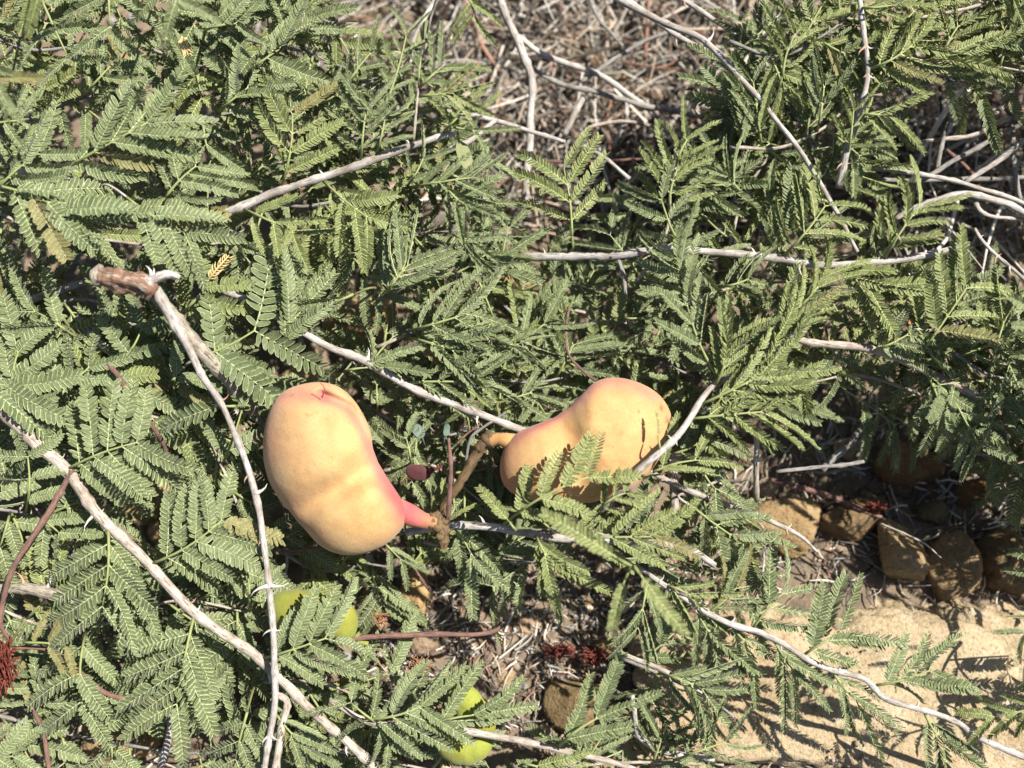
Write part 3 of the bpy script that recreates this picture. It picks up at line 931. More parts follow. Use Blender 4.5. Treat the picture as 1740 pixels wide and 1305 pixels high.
dry([(175, 610, 0, 5), (205, 645, 2, 5.5), (235, 690, 2, 5.5), (270, 745, -10, 5), (285, 775, -30, 4)], 'dark reddish twig sloping through the left leaves', BARK_R)
dry([(320, 560, -60, 6), (360, 572, -56, 6), (430, 580, -60, 5)], 'orange brown dead stick right of the split stem', RUST)
dry([(1640, 45, -60, 5), (1690, 28, -56, 6), (1715, 15, -60, 4)], 'orange brown dead stalk at the top right', RUST)
dry([(640, 935, -40, 5), (690, 945, -36, 5), (705, 970, -50, 4), (740, 1010, -90, 3)], 'brown twig bent under the left pod', BARK_R)
dry([(470, 940, -60, 4), (520, 930, -60, 3.5), (570, 925, -70, 3)], 'thin dark twig behind the bottom of the left pod', BARK_R)
dry([(1210, 1290, -90, 7), (1130, 1275, -70, 7), (1085, 1250, -60, 6), (1075, 1180, -50, 5)], 'pale twig under the bottom leaf tips', BARK_W)
dry([(1040, 1100, -30, 5), (1130, 1140, -14, 6), (1210, 1190, -20, 4)], 'tan twig among the leaves left of the slab', BARK_T)
dry([(840, 505, -120, 4), (880, 540, -110, 4), (930, 560, -120, 3)], 'thin grey twig in the central shade', BARK_G)

# ------------------------------------------------------------------ under-layer shoots, plus unseen ones added for shade (stems first, leaves after)
FILL = [
 ([(1780, -70), (1850, -60), (1950, -75), (2060, -60)], -40, 'C', 1, 'uppermost unseen shoot of the bush beyond the top right corner, added for shade'),  # this and the next three: out of view, added to darken the dry tangle
 ([(1790, 90), (1860, 85), (1950, 100), (2050, 80)], -45, 'C', 1, 'middle unseen shoot of the bush beyond the right edge, added to shade the dry tangle'),
 ([(1830, 30), (1900, 35), (1980, 20), (2060, 40)], -50, 'C', 1, 'inner unseen shoot of the bush beyond the top right corner, added for shade'),
 ([(1800, 160), (1880, 155), (1960, 170), (2060, 150)], -45, 'C', 1, 'lower unseen shoot of the bush beyond the right edge, added to shade the dry tangle'),
 ([(1490, 80), (1570, 105), (1670, 110), (1770, 125)], 0, 'C', 1, 'bright leafy shoot right of the upright pinkish stem'),
 ([(1240, 70), (1320, 95), (1400, 60), (1460, 10)], -15, 'C', 1, 'bright leafy shoot left of the upright pinkish stem'),
 ([(1240, 250), (1330, 250), (1410, 210), (1450, 160)], -40, 'C', 0, 'leafy shoot crossing behind the slender white stem'),
 ([(1560, 30), (1640, 15), (1720, -10), (1790, -30)], -5, 'C', 1, 'bright leafy shoot at the top edge near the right corner'),
 ([(-80, -40), (80, -25), (230, -30), (380, -5)], -40, 'B', 0, 'leafy shoot along the very top left edge'),
 ([(380, -30), (450, 10), (540, 30), (600, 60)], -60, 'B', 0, 'leafy shoot at the top edge left of the litter gap'),
 ([(1690, 60), (1780, 40), (1880, 60), (1990, 30)], 0, 'C', 1, 'sunlit shoot at the right edge just under the top right corner'),
 ([(1740, 130), (1820, 120), (1920, 140), (2040, 110)], -12, 'C', 1, 'sunlit shoot at the right edge above the dry tangle'),
 ([(1800, 0), (1870, -10), (1960, 0), (2060, -20)], -20, 'C', 1, 'outermost sunlit shoot beyond the top right corner, unseen, added for shade'),  # this and the next: outside the frame, added to cast shade on the tangle
 ([(1790, 200), (1860, 190), (1950, 210), (2040, 190)], -20, 'C', 1, 'outermost sunlit shoot right of the dry tangle, unseen, added to shade it'),
 ([(-60, 40), (60, 85), (200, 70), (330, 110), (420, 120)], -45, 'B', 0, 'leafy shoot in the top left corner behind the blurred leaves'),
 ([(-60, 170), (60, 190), (180, 160), (300, 200), (400, 190)], -50, 'B', 0, 'leafy shoot second from the top at the left edge'),
 ([(-60, 330), (60, 390), (190, 410), (330, 420), (420, 395)], -40, 'B', 0, 'leafy shoot just above the rust brown stub'),
 ([(-60, 480), (50, 520), (150, 510), (250, 560), (330, 520)], -40, 'A', 0, 'broad leafleted shoot in shade left of the split stem'),
 ([(-60, 600), (50, 625), (150, 655), (280, 640), (350, 690)], -30, 'A', 0, 'broad leafleted shoot below the grey weathered stem'),
 ([(-60, 860), (30, 870), (120, 900), (230, 930)], -40, 'A', 0, 'leafy shoot beneath the reddish brown twig at left'),
 ([(-60, 1000), (60, 1060), (180, 1060), (300, 1020), (420, 1040)], -45, 'A', 0, 'leafy shoot beneath the thick bottom left branch'),
 ([(-60, 1200), (50, 1230), (180, 1260), (320, 1280), (440, 1270)], -40, 'A', 0, 'leafy shoot along the bottom left edge'),
 ([(350, 50), (430, 70), (520, 90), (600, 120)], -50, 'B', 0, 'leafy shoot at the top left of centre'),
 ([(420, 230), (500, 190), (580, 160), (650, 130), (720, 100)], -55, 'C', 0, 'leafy shoot rising behind the upper middle clusters'),
 ([(450, 290), (560, 240), (660, 230), (740, 180)], -60, 'C', 0, 'leafy shoot just above the whitish branch'),
 ([(400, 300), (500, 350), (620, 330), (740, 310), (800, 300)], -60, 'C', 0, 'leafy shoot crossing below the whitish branch'),
 ([(420, 430), (520, 460), (600, 420), (700, 400), (800, 390)], -50, 'B', 0, 'leafy shoot above the shaded central gap'),
 ([(660, 500), (720, 470), (800, 470), (860, 450)], -40, 'C', 0, 'leafy shoot at the centre right of the shaded gap'),
 ([(640, 590), (730, 560), (820, 570), (890, 590)], -45, 'C', 0, 'leafy shoot above the white thorny branch at centre'),
 ([(590, 630), (700, 630), (800, 640), (900, 650), (960, 640)], -50, 'C', 0, 'leafy shoot between the white thorny branch and the right pod'),
 ([(640, 700), (720, 740), (800, 730), (860, 700)], -60, 'C', 0, 'leafy shoot in the gap between the two pods'),
 ([(650, 800), (730, 790), (790, 830), (850, 880)], -70, 'B', 0, 'shaded leafy shoot under the pod stalks'),
 ([(860, 500), (940, 520), (1030, 540), (1110, 560)], -120, 'B', 0, 'shaded leafy shoot in the middle above the right pod'),
 ([(880, 590), (980, 590), (1080, 600), (1180, 640)], -110, 'B', 0, 'shaded leafy shoot behind the top of the right pod'),
 ([(1080, 480), (1130, 400), (1140, 320), (1150, 250)], -35, 'C', 0, 'upright leafy shoot rising from the horizontal branch'),
 ([(1250, 330), (1270, 220), (1310, 120), (1360, 30)], -90, 'C', 0, 'leafy shoot behind the slender white stem'),
 ([(1420, 360), (1380, 260), (1370, 160), (1400, 60)], -80, 'C', 0, 'leafy shoot left of the upright pinkish stem'),
 ([(1240, 420), (1260, 340), (1290, 290), (1330, 230)], -90, 'C', 0, 'shaded leafy shoot below the slender white stem'),
 ([(1450, 100), (1530, 60), (1620, 40), (1760, 10)], -50, 'C', 1, 'yellow green shoot along the top right edge'),
 ([(1460, 170), (1540, 150), (1630, 140), (1740, 130)], -55, 'C', 1, 'yellow green shoot second from the top right corner'),
 ([(1150, 520), (1240, 490), (1340, 480), (1450, 490)], -50, 'C', 1, 'leafy shoot just under the horizontal branch'),
 ([(1240, 600), (1340, 570), (1450, 550), (1560, 540)], -60, 'B', 0, 'leafy shoot above the brownish right branch'),
 ([(1480, 520), (1570, 560), (1660, 540), (1770, 530)], -55, 'B', 1, 'leafy shoot at the right edge above the brownish branch'),
 ([(1180, 700), (1260, 690), (1340, 660), (1420, 640)], -40, 'C', 0, 'leafy shoot behind the yellow green fan beside the right pod'),
 ([(1420, 630), (1510, 650), (1610, 690), (1750, 740)], -75, 'B', 0, 'shaded leafy shoot hanging below the brownish right branch'),
 ([(1110, 760), (1180, 790), (1240, 830), (1300, 900)], -50, 'B', 0, 'leafy shoot below the pinkish twig at right of centre'),
 ([(720, 920), (800, 940), (880, 950), (960, 960)], -55, 'C', 0, 'shaded leafy shoot below the pale thorny branch'),
 ([(900, 900), (990, 900), (1090, 930), (1190, 960), (1260, 980)], -40, 'C', 0, 'leafy shoot below the right pod'),
 ([(470, 930), (540, 970), (620, 960), (690, 970)], -80, 'B', 0, 'shaded leafy shoot under the left pod'),
 ([(450, 1160), (540, 1160), (620, 1190), (690, 1240)], -35, 'B', 0, 'leafy shoot left of the bottom green pods'),
 ([(490, 1270), (590, 1280), (690, 1300), (790, 1320)], -40, 'B', 0, 'leafy shoot at the bottom edge left of centre'),
 ([(1060, 1120), (1130, 1150), (1210, 1190), (1270, 1240)], -35, 'C', 0, 'leafy shoot over the pale lump left of the slab'),
 ([(880, 1300), (990, 1300), (1110, 1295), (1230, 1300)], -40, 'C', 0, 'leafy shoot along the bottom edge right of centre'),
 ([(340, 720), (380, 800), (410, 880), (430, 960)], -30, 'B', 0, 'leafy shoot behind the long thin stem left of the left pod'),
 ([(120, 690), (220, 700), (310, 720), (400, 740)], -35, 'A', 0, 'broad leafleted shoot left of the left pod'),
 ([(1620, 600), (1690, 640), (1780, 640), (1880, 610), (1980, 620)], 0, 'B', 0, 'leafy shoot entering at the right edge level with the right pod top'),
 ([(1700, 720), (1770, 700), (1870, 720), (1980, 700)], -30, 'B', 0, 'leafy shoot at the right edge above the shaded stones'),
 ([(1800, 650), (1860, 665), (1930, 655), (2010, 665)], 150, 'B', 0, 'topmost of the sunlit leaf sprays past the right edge, added to shade the stones'),  # this and the next: out of frame, raised to throw shade on the stones
 ([(1800, 750), (1860, 740), (1940, 755), (2020, 735)], 190, 'B', 0, 'nearest sunlit leaf spray past the right edge, added to shade the stones'),
 ([(1740, 790), (1800, 780), (1890, 800), (1990, 780)], 10, 'B', 0, 'leafy shoot at the right edge beside the shaded stones'),
 ([(1765, 870), (1820, 880), (1900, 870), (1990, 890)], 20, 'B', 0, 'leaf tips of a shoot at the right edge above the pale block'),
 ([(1790, 1050), (1760, 1090), (1740, 1150), (1760, 1230)], 15, 'B', 0, 'leaf tips of a shoot entering at the lower right edge'),
]
OPEN = [
 [(590, -50), (1180, -50), (1205, 60), (1240, 110), (1150, 170), (1090, 240), (1050, 330), (860, 290), (850, 150), (800, 110), (760, 60), (640, 70)],
 [(1500, 215), (1780, 165), (1780, 400), (1650, 430), (1500, 335)],
 [(1330, 745), (1500, 725), (1640, 800), (1780, 850), (1780, 1330), (1300, 1330), (1200, 1240), (1290, 1130), (1220, 1000), (1390, 960), (1330, 850)],
 [(690, 1020), (860, 1040), (1060, 1010), (1060, 1150), (950, 1260), (850, 1240), (760, 1130), (690, 1110)],
 [(200, 790), (320, 800), (310, 900), (220, 900)], [(560, 500), (650, 520), (640, 580), (560, 580)],
 [(690, 360), (790, 350), (800, 410), (720, 420)], [(150, 440), (330, 450), (320, 520), (150, 510)],
]
def inpoly(x, y, P):
    c = False
    j = len(P) - 1
    for i in range(len(P)):
        if (P[i][1] > y) != (P[j][1] > y) and x < (P[j][0] - P[i][0]) * (y - P[i][1]) / (P[j][1] - P[i][1]) + P[i][0]:
            c = not c
        j = i
    return c
def blocked(x, y):
    return any(inpoly(x, y, P) for P in OPEN)

fillrec = []
for pts, z, st, tone, lab in FILL:
    k = len(pts)
    rec = branch([(x, y, z + U(-8, 8) - 26, 4.2 - 2.0 * i / (k - 1)) for i, (x, y) in enumerate(pts)], lab, BARK_T if rng.random() < .5 else BARK_G,
                 'acacia_shoot', 'shoot', sides=8)
    fillrec.append((rec, z, st, tone))

# ------------------------------------------------------------------ traced leaves
# base x, y, tip x, y, pairs, pinna length, angle left, angle right, z, style, tone, roll
T = [
 # upper left, slightly soft and near
 (100, 284, 248, 210, 5, 128, 30, 38, 62, 'B', 0, 0), (-20, 335, 62, 262, 4, 105, 25, 50, 58, 'B', 0, 0), (72, -10, 116, 98, 3, 82, 75, 80, 0, 'B', 0, 0),
 (178, -5, 188, 45, 2, 88, 60, 70, 10, 'B', 0, 0), (255, -40, 300, 0, 2, 80, 20, 80, 200, 'B', 0, 0), (-70, 100, -15, 128, 2, 85, 20, 30, 220, 'B', 0, 0),
 (40, -50, 70, -20, 2, 80, 60, 80, 220, 'B', 1, 0), (282, 335, 332, 283, 4, 95, 60, 60, 48, 'B', 0, 10), (-10, 314, 132, 374, 5, 122, 28, 34, 74, 'A', 0, 0),
 (215, 335, 312, 394, 4, 112, 34, 40, 66, 'A', 0, 0), (-30, 215, 30, 205, 3, 75, 45, 60, 40, 'B', 0, 0), (130, 150, 190, 110, 3, 75, 50, 50, -10, 'B', 0, 0),
 (360, 175, 420, 150, 3, 85, 45, 45, 10, 'B', 0, 0), (330, 60, 400, 40, 3, 85, 35, 50, 8, 'B', 0, 0),
 # upper middle clusters
 (466, 312, 497, 195, 4, 104, 42, 58, 8, 'B', 1, 12), (432, 134, 474, 84, 3, 108, 22, 48, 6, 'B', 0, 10), (600, 268, 622, 186, 4, 80, 55, 48, 10, 'C', 0, 10),
 (655, 180, 690, 62, 4, 66, 40, 42, 8, 'C', 0, 14), (590, 165, 628, 92, 3, 72, 30, 38, 4, 'C', 0, 10), (712, 150, 748, 116, 3, 86, 55, 45, 10, 'C', 0, 15),
 (716, 165, 768, 158, 4, 80, 40, 48, 12, 'C', 1, 10), (715, 145, 716, 95, 3, 62, 55, 60, 4, 'C', 0, 15), (784, -20, 806, 22, 3, 68, 20, 70, 20, 'C', 1, 10),
 (692, 305, 718, 272, 2, 62, 40, 45, 4, 'C', 0, 20), (700, 322, 800, 302, 4, 82, 35, 40, 6, 'C', 0, 10), (745, 200, 790, 190, 2, 70, 20, 25, 4, 'C', 1, 10),
 (540, 190, 590, 150, 3, 80, 30, 40, -6, 'C', 0, 0), (640, 240, 655, 195, 3, 62, 60, 55, 6, 'C', 0, 10),
 (415, 368, 496, 392, 3, 90, 38, 52, 22, 'B', 1, 0), (552, 333, 622, 368, 4, 100, 32, 52, 20, 'B', 1, 0), (635, 522, 692, 452, 5, 118, 38, 44, 26, 'C', 0, 0),
 (688, 540, 792, 534, 5, 108, 36, 38, 22, 'C', 0, 8), (482, 592, 500, 528, 3, 122, 20, 30, 14, 'B', 0, 0), (600, 500, 560, 515, 2, 100, 12, 16, 12, 'C', 0, 0),
 (690, 582, 785, 600, 5, 108, 34, 30, 14, 'C', 0, 8), (700, 640, 800, 650, 4, 104, 34, 34, 10, 'C', 0, 8), (560, 640, 620, 625, 2, 110, 8, 30, 8, 'C', 0, 0),
 (756, 334, 790, 350, 3, 82, 28, 48, 16, 'C', 0, 0), (760, 420, 800, 408, 3, 80, 30, 32, 4, 'C', 0, 5), (865, 680, 900, 668, 3, 78, 38, 40, 0, 'C', 0, 8),
 (835, 600, 880, 585, 3, 70, 30, 40, 2, 'C', 0, 5), (650, 690, 640, 655, 2, 75, 30, 60, -10, 'B', 0, 0), (700, 790, 690, 745, 3, 70, 50, 45, -14, 'B', 0, 0),
 # left, broad leaflets
 (345, 605, 432, 562, 2, 138, 62, 58, 22, 'L', 0, 0), (300, 530, 348, 488, 3, 92, 50, 55, 22, 'L', 1, 0), (20, 660, 30, 600, 2, 100, 20, 50, 6, 'A', 0, 0),
 (210, 610, 240, 560, 2, 80, 60, 55, -8, 'L', 0, 0), (110, 560, 60, 530, 2, 90, 40, 45, -4, 'A', 0, 0), (-50, 640, 10, 655, 2, 132, 8, 36, 8, 'A', 0, 0),
 (120, 640, 150, 625, 2, 85, 60, 30, 0, 'A', 0, 0),
 (96, 802, 232, 752, 5, 112, 76, 64, 34, 'A', 0, 0), (262, 968, 376, 885, 5, 108, 62, 60, 30, 'A', 0, 0), (182, 902, 174, 1030, 4, 116, 44, 58, 34, 'A', 0, 0),
 (332, 1056, 300, 1196, 5, 112, 36, 58, 34, 'A', 0, 0), (150, 1092, 138, 1192, 3, 100, 40, 52, 22, 'A', 0, 0), (40, 1092, 108, 1096, 3, 66, 70, 70, 20, 'B', 2, 0),
 (48, 866, 47, 776, 3, 80, 100, 70, 20, 'A', 0, 0), (400, 690, 370, 690, 1, 112, 30, None, 24, 'L', 0, 0), (80, 870, 100, 905, 2, 70, 40, 60, 10, 'A', 0, 0),
 (-40, 1290, 20, 1285, 3, 80, 50, 50, 24, 'A', 0, 0), (20, 880, 0, 930, 2, 90, 40, 30, 8, 'A', 0, 0), (400, 770, 410, 700, 2, 85, 50, 40, 12, 'L', 0, 0),
 (20, 690, 70, 730, 2, 80, 50, 40, 4, 'A', 0, 0), (280, 660, 300, 640, 2, 85, 40, 60, 4, 'B', 0, 0), (440, 1020, 420, 960, 2, 80, 40, 50, 4, 'B', 0, 0),
 (200, 1240, 190, 1290, 2, 80, 40, 50, 6, 'A', 0, 0), (420, 1210, 400, 1290, 3, 80, 40, 50, 8, 'A', 0, 0),
 # bottom centre
 (456, 1098, 552, 1085, 4, 112, 48, 46, 34, 'B', 0, 0), (622, 1220, 712, 1202, 4, 112, 44, 50, 36, 'B', 0, 0), (632, 1226, 596, 1194, 2, 82, 60, 62, 36, 'B', 0, 0),
 (738, 1226, 800, 1216, 2, 108, 34, 12, 40, 'B', 0, 0), (640, 1246, 660, 1262, 2, 82, 40, 40, 14, 'B', 0, 0), (470, 1215, 510, 1262, 3, 90, 30, 30, 8, 'B', 0, 0),
 (860, 1290, 930, 1310, 3, 90, 30, 40, 14, 'B', 1, 0),
 # over and around the right pod
 (862, 876, 996, 812, 4, 92, 50, 46, 104, 'A', 1, 0), (990, 872, 1062, 838, 3, 54, 50, 50, 98, 'B', 1, 0), (868, 912, 864, 885, 1, 84, 6, None, 98, 'A', 1, 0), (1058, 975, 1048, 948, 1, 158, 4, None, 240, 'B', 1, 0), (1062, 962, 1088, 976, 1, 150, 0, None, 240, 'B', 1, 0), (1050, 960, 1062, 985, 1, 100, 10, None, 200, 'B', 1, 0),
 (985, 905, 1102, 912, 4, 108, 36, 36, 92, 'B', 1, 0), (1120, 760, 1118, 740, 1, 44, 10, None, 92, 'C', 1, 40),
 (1110, 802, 1180, 782, 2, 98, 50, 22, 40, 'C', 1, 10), (1178, 862, 1262, 922, 4, 98, 38, 52, 10, 'B', 0, 0), (900, 918, 936, 956, 3, 108, 28, 34, 66, 'B', 1, 0),
 (762, 905, 800, 940, 2, 105, 14, 30, -4, 'B', 0, 0), (655, 925, 680, 950, 2, 55, 20, 40, -20, 'B', 0, 0), (1080, 992, 1084, 1066, 3, 86, 30, 34, 34, 'C', 0, 0),
 (1200, 780, 1215, 830, 2, 92, 30, 35, 4, 'B', 0, 0), (1130, 990, 1170, 1010, 2, 92, 30, 40, 30, 'C', 1, 0), (940, 880, 900, 870, 2, 60, 40, 40, 70, 'C', 1, 0),
 # bottom right
 (952, 1256, 1012, 1222, 2, 112, 30, 24, 96, 'B', 0, 0), (1118, 1138, 1192, 1170, 4, 108, 32, 44, 22, 'C', 0, 6), (1178, 1040, 1215, 1090, 3, 105, 30, 30, 6, 'C', 0, 6),
 (1150, 1280, 1230, 1262, 3, 88, 40, 40, 22, 'C', 0, 5), (1290, 1055, 1328, 1010, 3, 104, 32, 58, 34, 'B', 0, 0), (1368, 1096, 1426, 1076, 3, 116, 42, 44, 38, 'B', 0, 0),
 (1488, 1160, 1578, 1140, 4, 96, 42, 36, 36, 'B', 0, 0), (1310, 1095, 1345, 1135, 3, 112, 22, 24, 24, 'C', 0, 0), (1418, 1146, 1455, 1190, 3, 112, 22, 26, 22, 'C', 0, 0),
 (1560, 1222, 1604, 1262, 3, 108, 22, 26, 20, 'C', 0, 0), (1780, 1045, 1745, 1075, 2, 60, 40, 40, 40, 'B', 0, 0), (1790, 1190, 1690, 1218, 3, 70, 30, 30, 36, 'B', 1, 0),
 (1240, 1062, 1275, 1100, 3, 100, 28, 30, 10, 'C', 0, 0), (1210, 1040, 1250, 1000, 3, 88, 35, 45, 26, 'C', 0, 0),
 # middle: the soft pale leaf and the shoot
 (972, 400, 958, 286, 4, 100, 52, 50, -62, 'B', 1, 0), (1138, 372, 1150, 290, 4, 92, 48, 55, 10, 'C', 1, 0), (1160, 290, 1166, 240, 2, 76, 30, 40, 16, 'C', 1, 20),
 (1150, 425, 1124, 340, 3, 78, 55, 60, 22, 'B', 0, 0), (1195, 530, 1150, 440, 4, 84, 48, 40, 28, 'B', 0, 0), (1212, 620, 1168, 520, 4, 84, 40, 34, 34, 'B', 0, 0),
 (1215, 665, 1240, 582, 5, 98, 22, 42, 46, 'C', 1, 15), (1306, 595, 1346, 538, 4, 108, 18, 26, 48, 'C', 1, 12), (1208, 692, 1312, 628, 5, 124, 24, 30, 52, 'C', 1, 15),
 (1188, 722, 1292, 700, 5, 116, 26, 40, 50, 'C', 1, 12), (1060, 520, 1090, 540, 2, 70, 40, 40, -60, 'B', 0, 0), (1210, 470, 1270, 475, 3, 78, 40, 40, 4, 'C', 0, 0),
 (1280, 330, 1240, 300, 3, 76, 45, 45, -30, 'C', 0, 0), (1300, 220, 1280, 140, 3, 85, 40, 40, -40, 'C', 0, 0),
 # upper right
 (1486, 119, 1546, 80, 4, 112, 36, 52, 22, 'C', 1, 12), (1560, 126, 1652, 95, 4, 108, 22, 34, 14, 'C', 1, 12), (1462, 200, 1508, 196, 3, 98, 22, 36, 26, 'C', 1, 15),
 (1450, 262, 1450, 190, 3, 60, 35, 40, 10, 'C', 1, 10), (1470, 20, 1510, 10, 2, 80, 15, 15, 20, 'C', 1, 20), (1690, -30, 1720, -5, 2, 70, 30, 60, 20, 'C', 1, 0),
 (1324, 428, 1402, 350, 4, 98, 54, 52, 16, 'C', 1, 10), (1498, 432, 1562, 350, 5, 88, 44, 50, 18, 'C', 1, 10), (1418, 472, 1474, 484, 3, 112, 22, 30, 14, 'B', 1, 0),
 (1568, 592, 1642, 490, 5, 108, 50, 60, 12, 'B', 1, 5), (1690, 600, 1705, 550, 2, 90, 30, 30, 6, 'B', 1, 0), (1600, 648, 1662, 752, 4, 78, 40, 44, 0, 'B', 0, 0),
 (1360, 520, 1400, 470, 3, 96, 25, 40, 20, 'C', 1, 8), (1480, 600, 1540, 570, 3, 90, 40, 40, -6, 'B', 0, 0), (1330, 130, 1350, 60, 3, 80, 40, 40, -24, 'C', 1, 0),
 (1730, 560, 1715, 620, 2, 95, 30, 20, 4, 'B', 0, 20), (1560, 650, 1600, 700, 2, 90, 40, 50, -30, 'B', 0, 0), (1380, 230, 1400, 150, 3, 90, 30, 30, -20, 'C', 0, 10),
]
for t in T:
    make_leaf(*t, calm=.35 if t[8] > 80 else 1.0)

# leaves of the under-layer shoots
zr = {'A': (95, 118), 'B': (82, 112), 'C': (72, 104)}
for rec, z, st, tone in fillrec:
    sp = rec['sp']
    d = 0; nxt = U(5, 25); side = 1
    for i in range(1, len(sp)):
        d += math.hypot(sp[i][0] - sp[i - 1][0], sp[i][1] - sp[i - 1][1])
        if d < nxt:
            continue
        nxt = d + U(34, 56)
        side = -side
        A = math.atan2(sp[i][1] - sp[i - 1][1], sp[i][0] - sp[i - 1][0]) + side * math.radians(U(35, 85))
        x, y = sp[i][0], sp[i][1]
        L = U(45, 85)
        bx, by = x + math.cos(A) * 12, y + math.sin(A) * 12
        tx, ty = bx + math.cos(A) * L, by + math.sin(A) * L
        if blocked(tx, ty) or blocked((tx + bx) / 2, (ty + by) / 2) or blocked(tx + math.cos(A) * 50, ty + math.sin(A) * 50):
            continue
        s2 = st if rng.random() < .75 else rng.choice('BC')
        make_leaf(bx, by, tx, ty, rng.choice((2, 3, 3, 4)), U(*zr[st]), U(35, 58), U(35, 58), z - 18 + U(-30, 14), s2, tone if rng.random() < .8 else 1 - min(1, tone),
                  N(0, 12), N(0, .12), rec, sp[i])
    # deeper leaves of the same shoot, mostly hidden
    for k in range(int(d / 62)):
        q = rng.choice(sp)
        A = U(0, 6.283)
        x, y = q[0] + U(-40, 40), q[1] + U(-40, 40)
        tx, ty = x + math.cos(A) * 80, y + math.sin(A) * 80
        if blocked(tx, ty) or blocked(x, y):
            continue
        zz = z - U(45, 120)
        P = W(x, y, zz)
        dv = (RIGHT * math.cos(A) - UP * math.sin(A) - FWD * N(0, .25)).normalized()
        nr = (-FWD + RIGHT * N(0, .4) + UP * N(0, .4)).normalized()
        nr = (nr - dv * nr.dot(dv)).normalized()
        sd = nr.cross(dv)
        S = U(115, 165) * PX
        M = Matrix(((dv.x, sd.x, nr.x, 0), (dv.y, sd.y, nr.y, 0), (dv.z, sd.z, nr.z, 0), (0, 0, 0, 1))) @ Matrix.Scale(S, 4)
        M.translation = P - rec['org']
        link('leaf', rng.choice(DEEP), rec['e'], mat=M)
        link('twig', stem_mesh(smooth_px([(q[0], q[1], q[2], 2.6), ((q[0] + x) / 2 + U(-6, 6), (q[1] + y) / 2, (q[2] + zz) / 2, 2.2), (x, y, zz, 1.8)], 3), BARK_T, rec['org'], 5, .1, 0, 'twig'), rec['e'])

# ------------------------------------------------------------------ pods
def lerp3(a, b, t):
    t = max(0.0, min(1.0, t))
    return tuple(x + (y - x) * t for x, y in zip(a, b))

def pod_body(outline, c, T_, z0, colour, furrow=None, ridge=None, tilt=(0, 0), n=144, rings=36):
    """inflated body from a side outline (photo pixels) round centre c; T_ half thickness; rounded front and back"""
    cx, cy = c
    pol = sorted((math.atan2(-(y - cy), x - cx), math.hypot(x - cx, y - cy)) for x, y in outline)
    pol = [(pol[-1][0] - 2 * math.pi, pol[-1][1])] + pol + [(pol[0][0] + 2 * math.pi, pol[0][1])]
    def R(th):
        for (a, r), (b, s) in zip(pol, pol[1:]):
            if a <= th <= b:
                return r + (s - r) * (th - a) / max(1e-9, b - a)
        return pol[0][1]
    RR = []
    raw = [R(-math.pi + 2 * math.pi * i / n) for i in range(n)]
    for i in range(n):
        RR.append(sum(raw[(i + k) % n] * w for k, w in ((-3, .5), (-2, 1), (-1, 1.5), (0, 2), (1, 1.5), (2, 1), (3, .5))) / 8)
    m = MB()
    cols = []
    def put(i, rho, sgn):
        th = -math.pi + 2 * math.pi * (i % n) / n
        r = RR[i % n] * rho
        x, y = cx + math.cos(th) * r, cy - math.sin(th) * r
        hgt = math.sqrt(max(0, 1 - rho ** 2.15))
        k = 1.0
        for (fx, fy, gx_, gy_, wd, dep) in (furrow or ()):
            vx, vy = gx_ - fx, gy_ - fy
            l2 = vx * vx + vy * vy
            t = max(0, min(1, ((x - fx) * vx + (y - fy) * vy) / l2))
            dd = math.hypot(x - fx - vx * t, y - fy - vy * t)
            k -= dep * math.exp(-(dd / wd) ** 2)
        # thickness follows the local width
        lw = .72 + .28 * min(1, RR[i % n] / (sum(RR) / n))
        z = z0 + sgn * T_ * hgt * k * (lw * rho + (1 - rho))
        z += 2.2 * noise.noise(Vector((x * .02, y * .02, sgn * 3))) + tilt[0] * (x - cx) + tilt[1] * (y - cy)
        z += sgn * 1.2 * hgt * noise.noise(Vector((x * .055, y * .055, 7)))
        m.v.append(W(x, y, z))
        cols.append(colour(x, y, rho, sgn))
    for sgn in (1, -1):
        for j in range(rings):
            rho = math.sin(math.pi / 2 * j / rings) if j else 0.0
            for i in range(n):
                put(i, rho, sgn)
    b2 = rings * n
    rim = 2 * rings * n
    for i in range(n):
        put(i, 1.0, 1)
    for s in (0, 1):
        o = s * b2
        for j in range(rings):
            for i in range(n):
                k = (i + 1) % n
                a, b = o + j * n + i, o + j * n + k
                if j == rings - 1:
                    c2, d2 = rim + k, rim + i
                else:
                    c2, d2 = o + (j + 1) * n + k, o + (j + 1) * n + i
                m.f.append((a, d2, c2, b) if s == 0 else (a, b, c2, d2))
    m.at['tint'] = cols
    return m

def seg_d(x, y, P):
    best = 1e9
    for (ax, ay), (bx, by) in zip(P, P[1:]):
        vx, vy = bx - ax, by - ay
        t = max(0, min(1, ((x - ax) * vx + (y - ay) * vy) / (vx * vx + vy * vy + 1e-9)))
        best = min(best, math.hypot(x - ax - vx * t, y - ay - vy * t))
    return best

def col_tube(pts, mat, name, parent, org, colours, sides=12, rough=.08):
    sp = catmull([tuple(map(float, p)) for p in pts], 5)
    m = MB()
    tube(m, [W(*p[:3]) - org for p in sp], [p[3] * (D0 - p[2] * PX) / F for p in sp], sides, rough, 2.0)
    cs = []
    for i in range(len(sp)):
        t = i / (len(sp) - 1) * (len(colours) - 1)
        k = min(len(colours) - 2, int(t))
        cs += [lerp3(colours[k], colours[k + 1], t - k)] * sides
    m.at = {'tint': cs}
    return link(name, m.mesh(name, mat), parent)

def shift(m, org):
    m.v = [v - org for v in m.v]
    return m

YEL, PEA, PNK, RED = (0.465, 0.322, 0.138), (0.448, 0.270, 0.155), (0.42, 0.195, 0.155), (0.345, 0.090, 0.095)
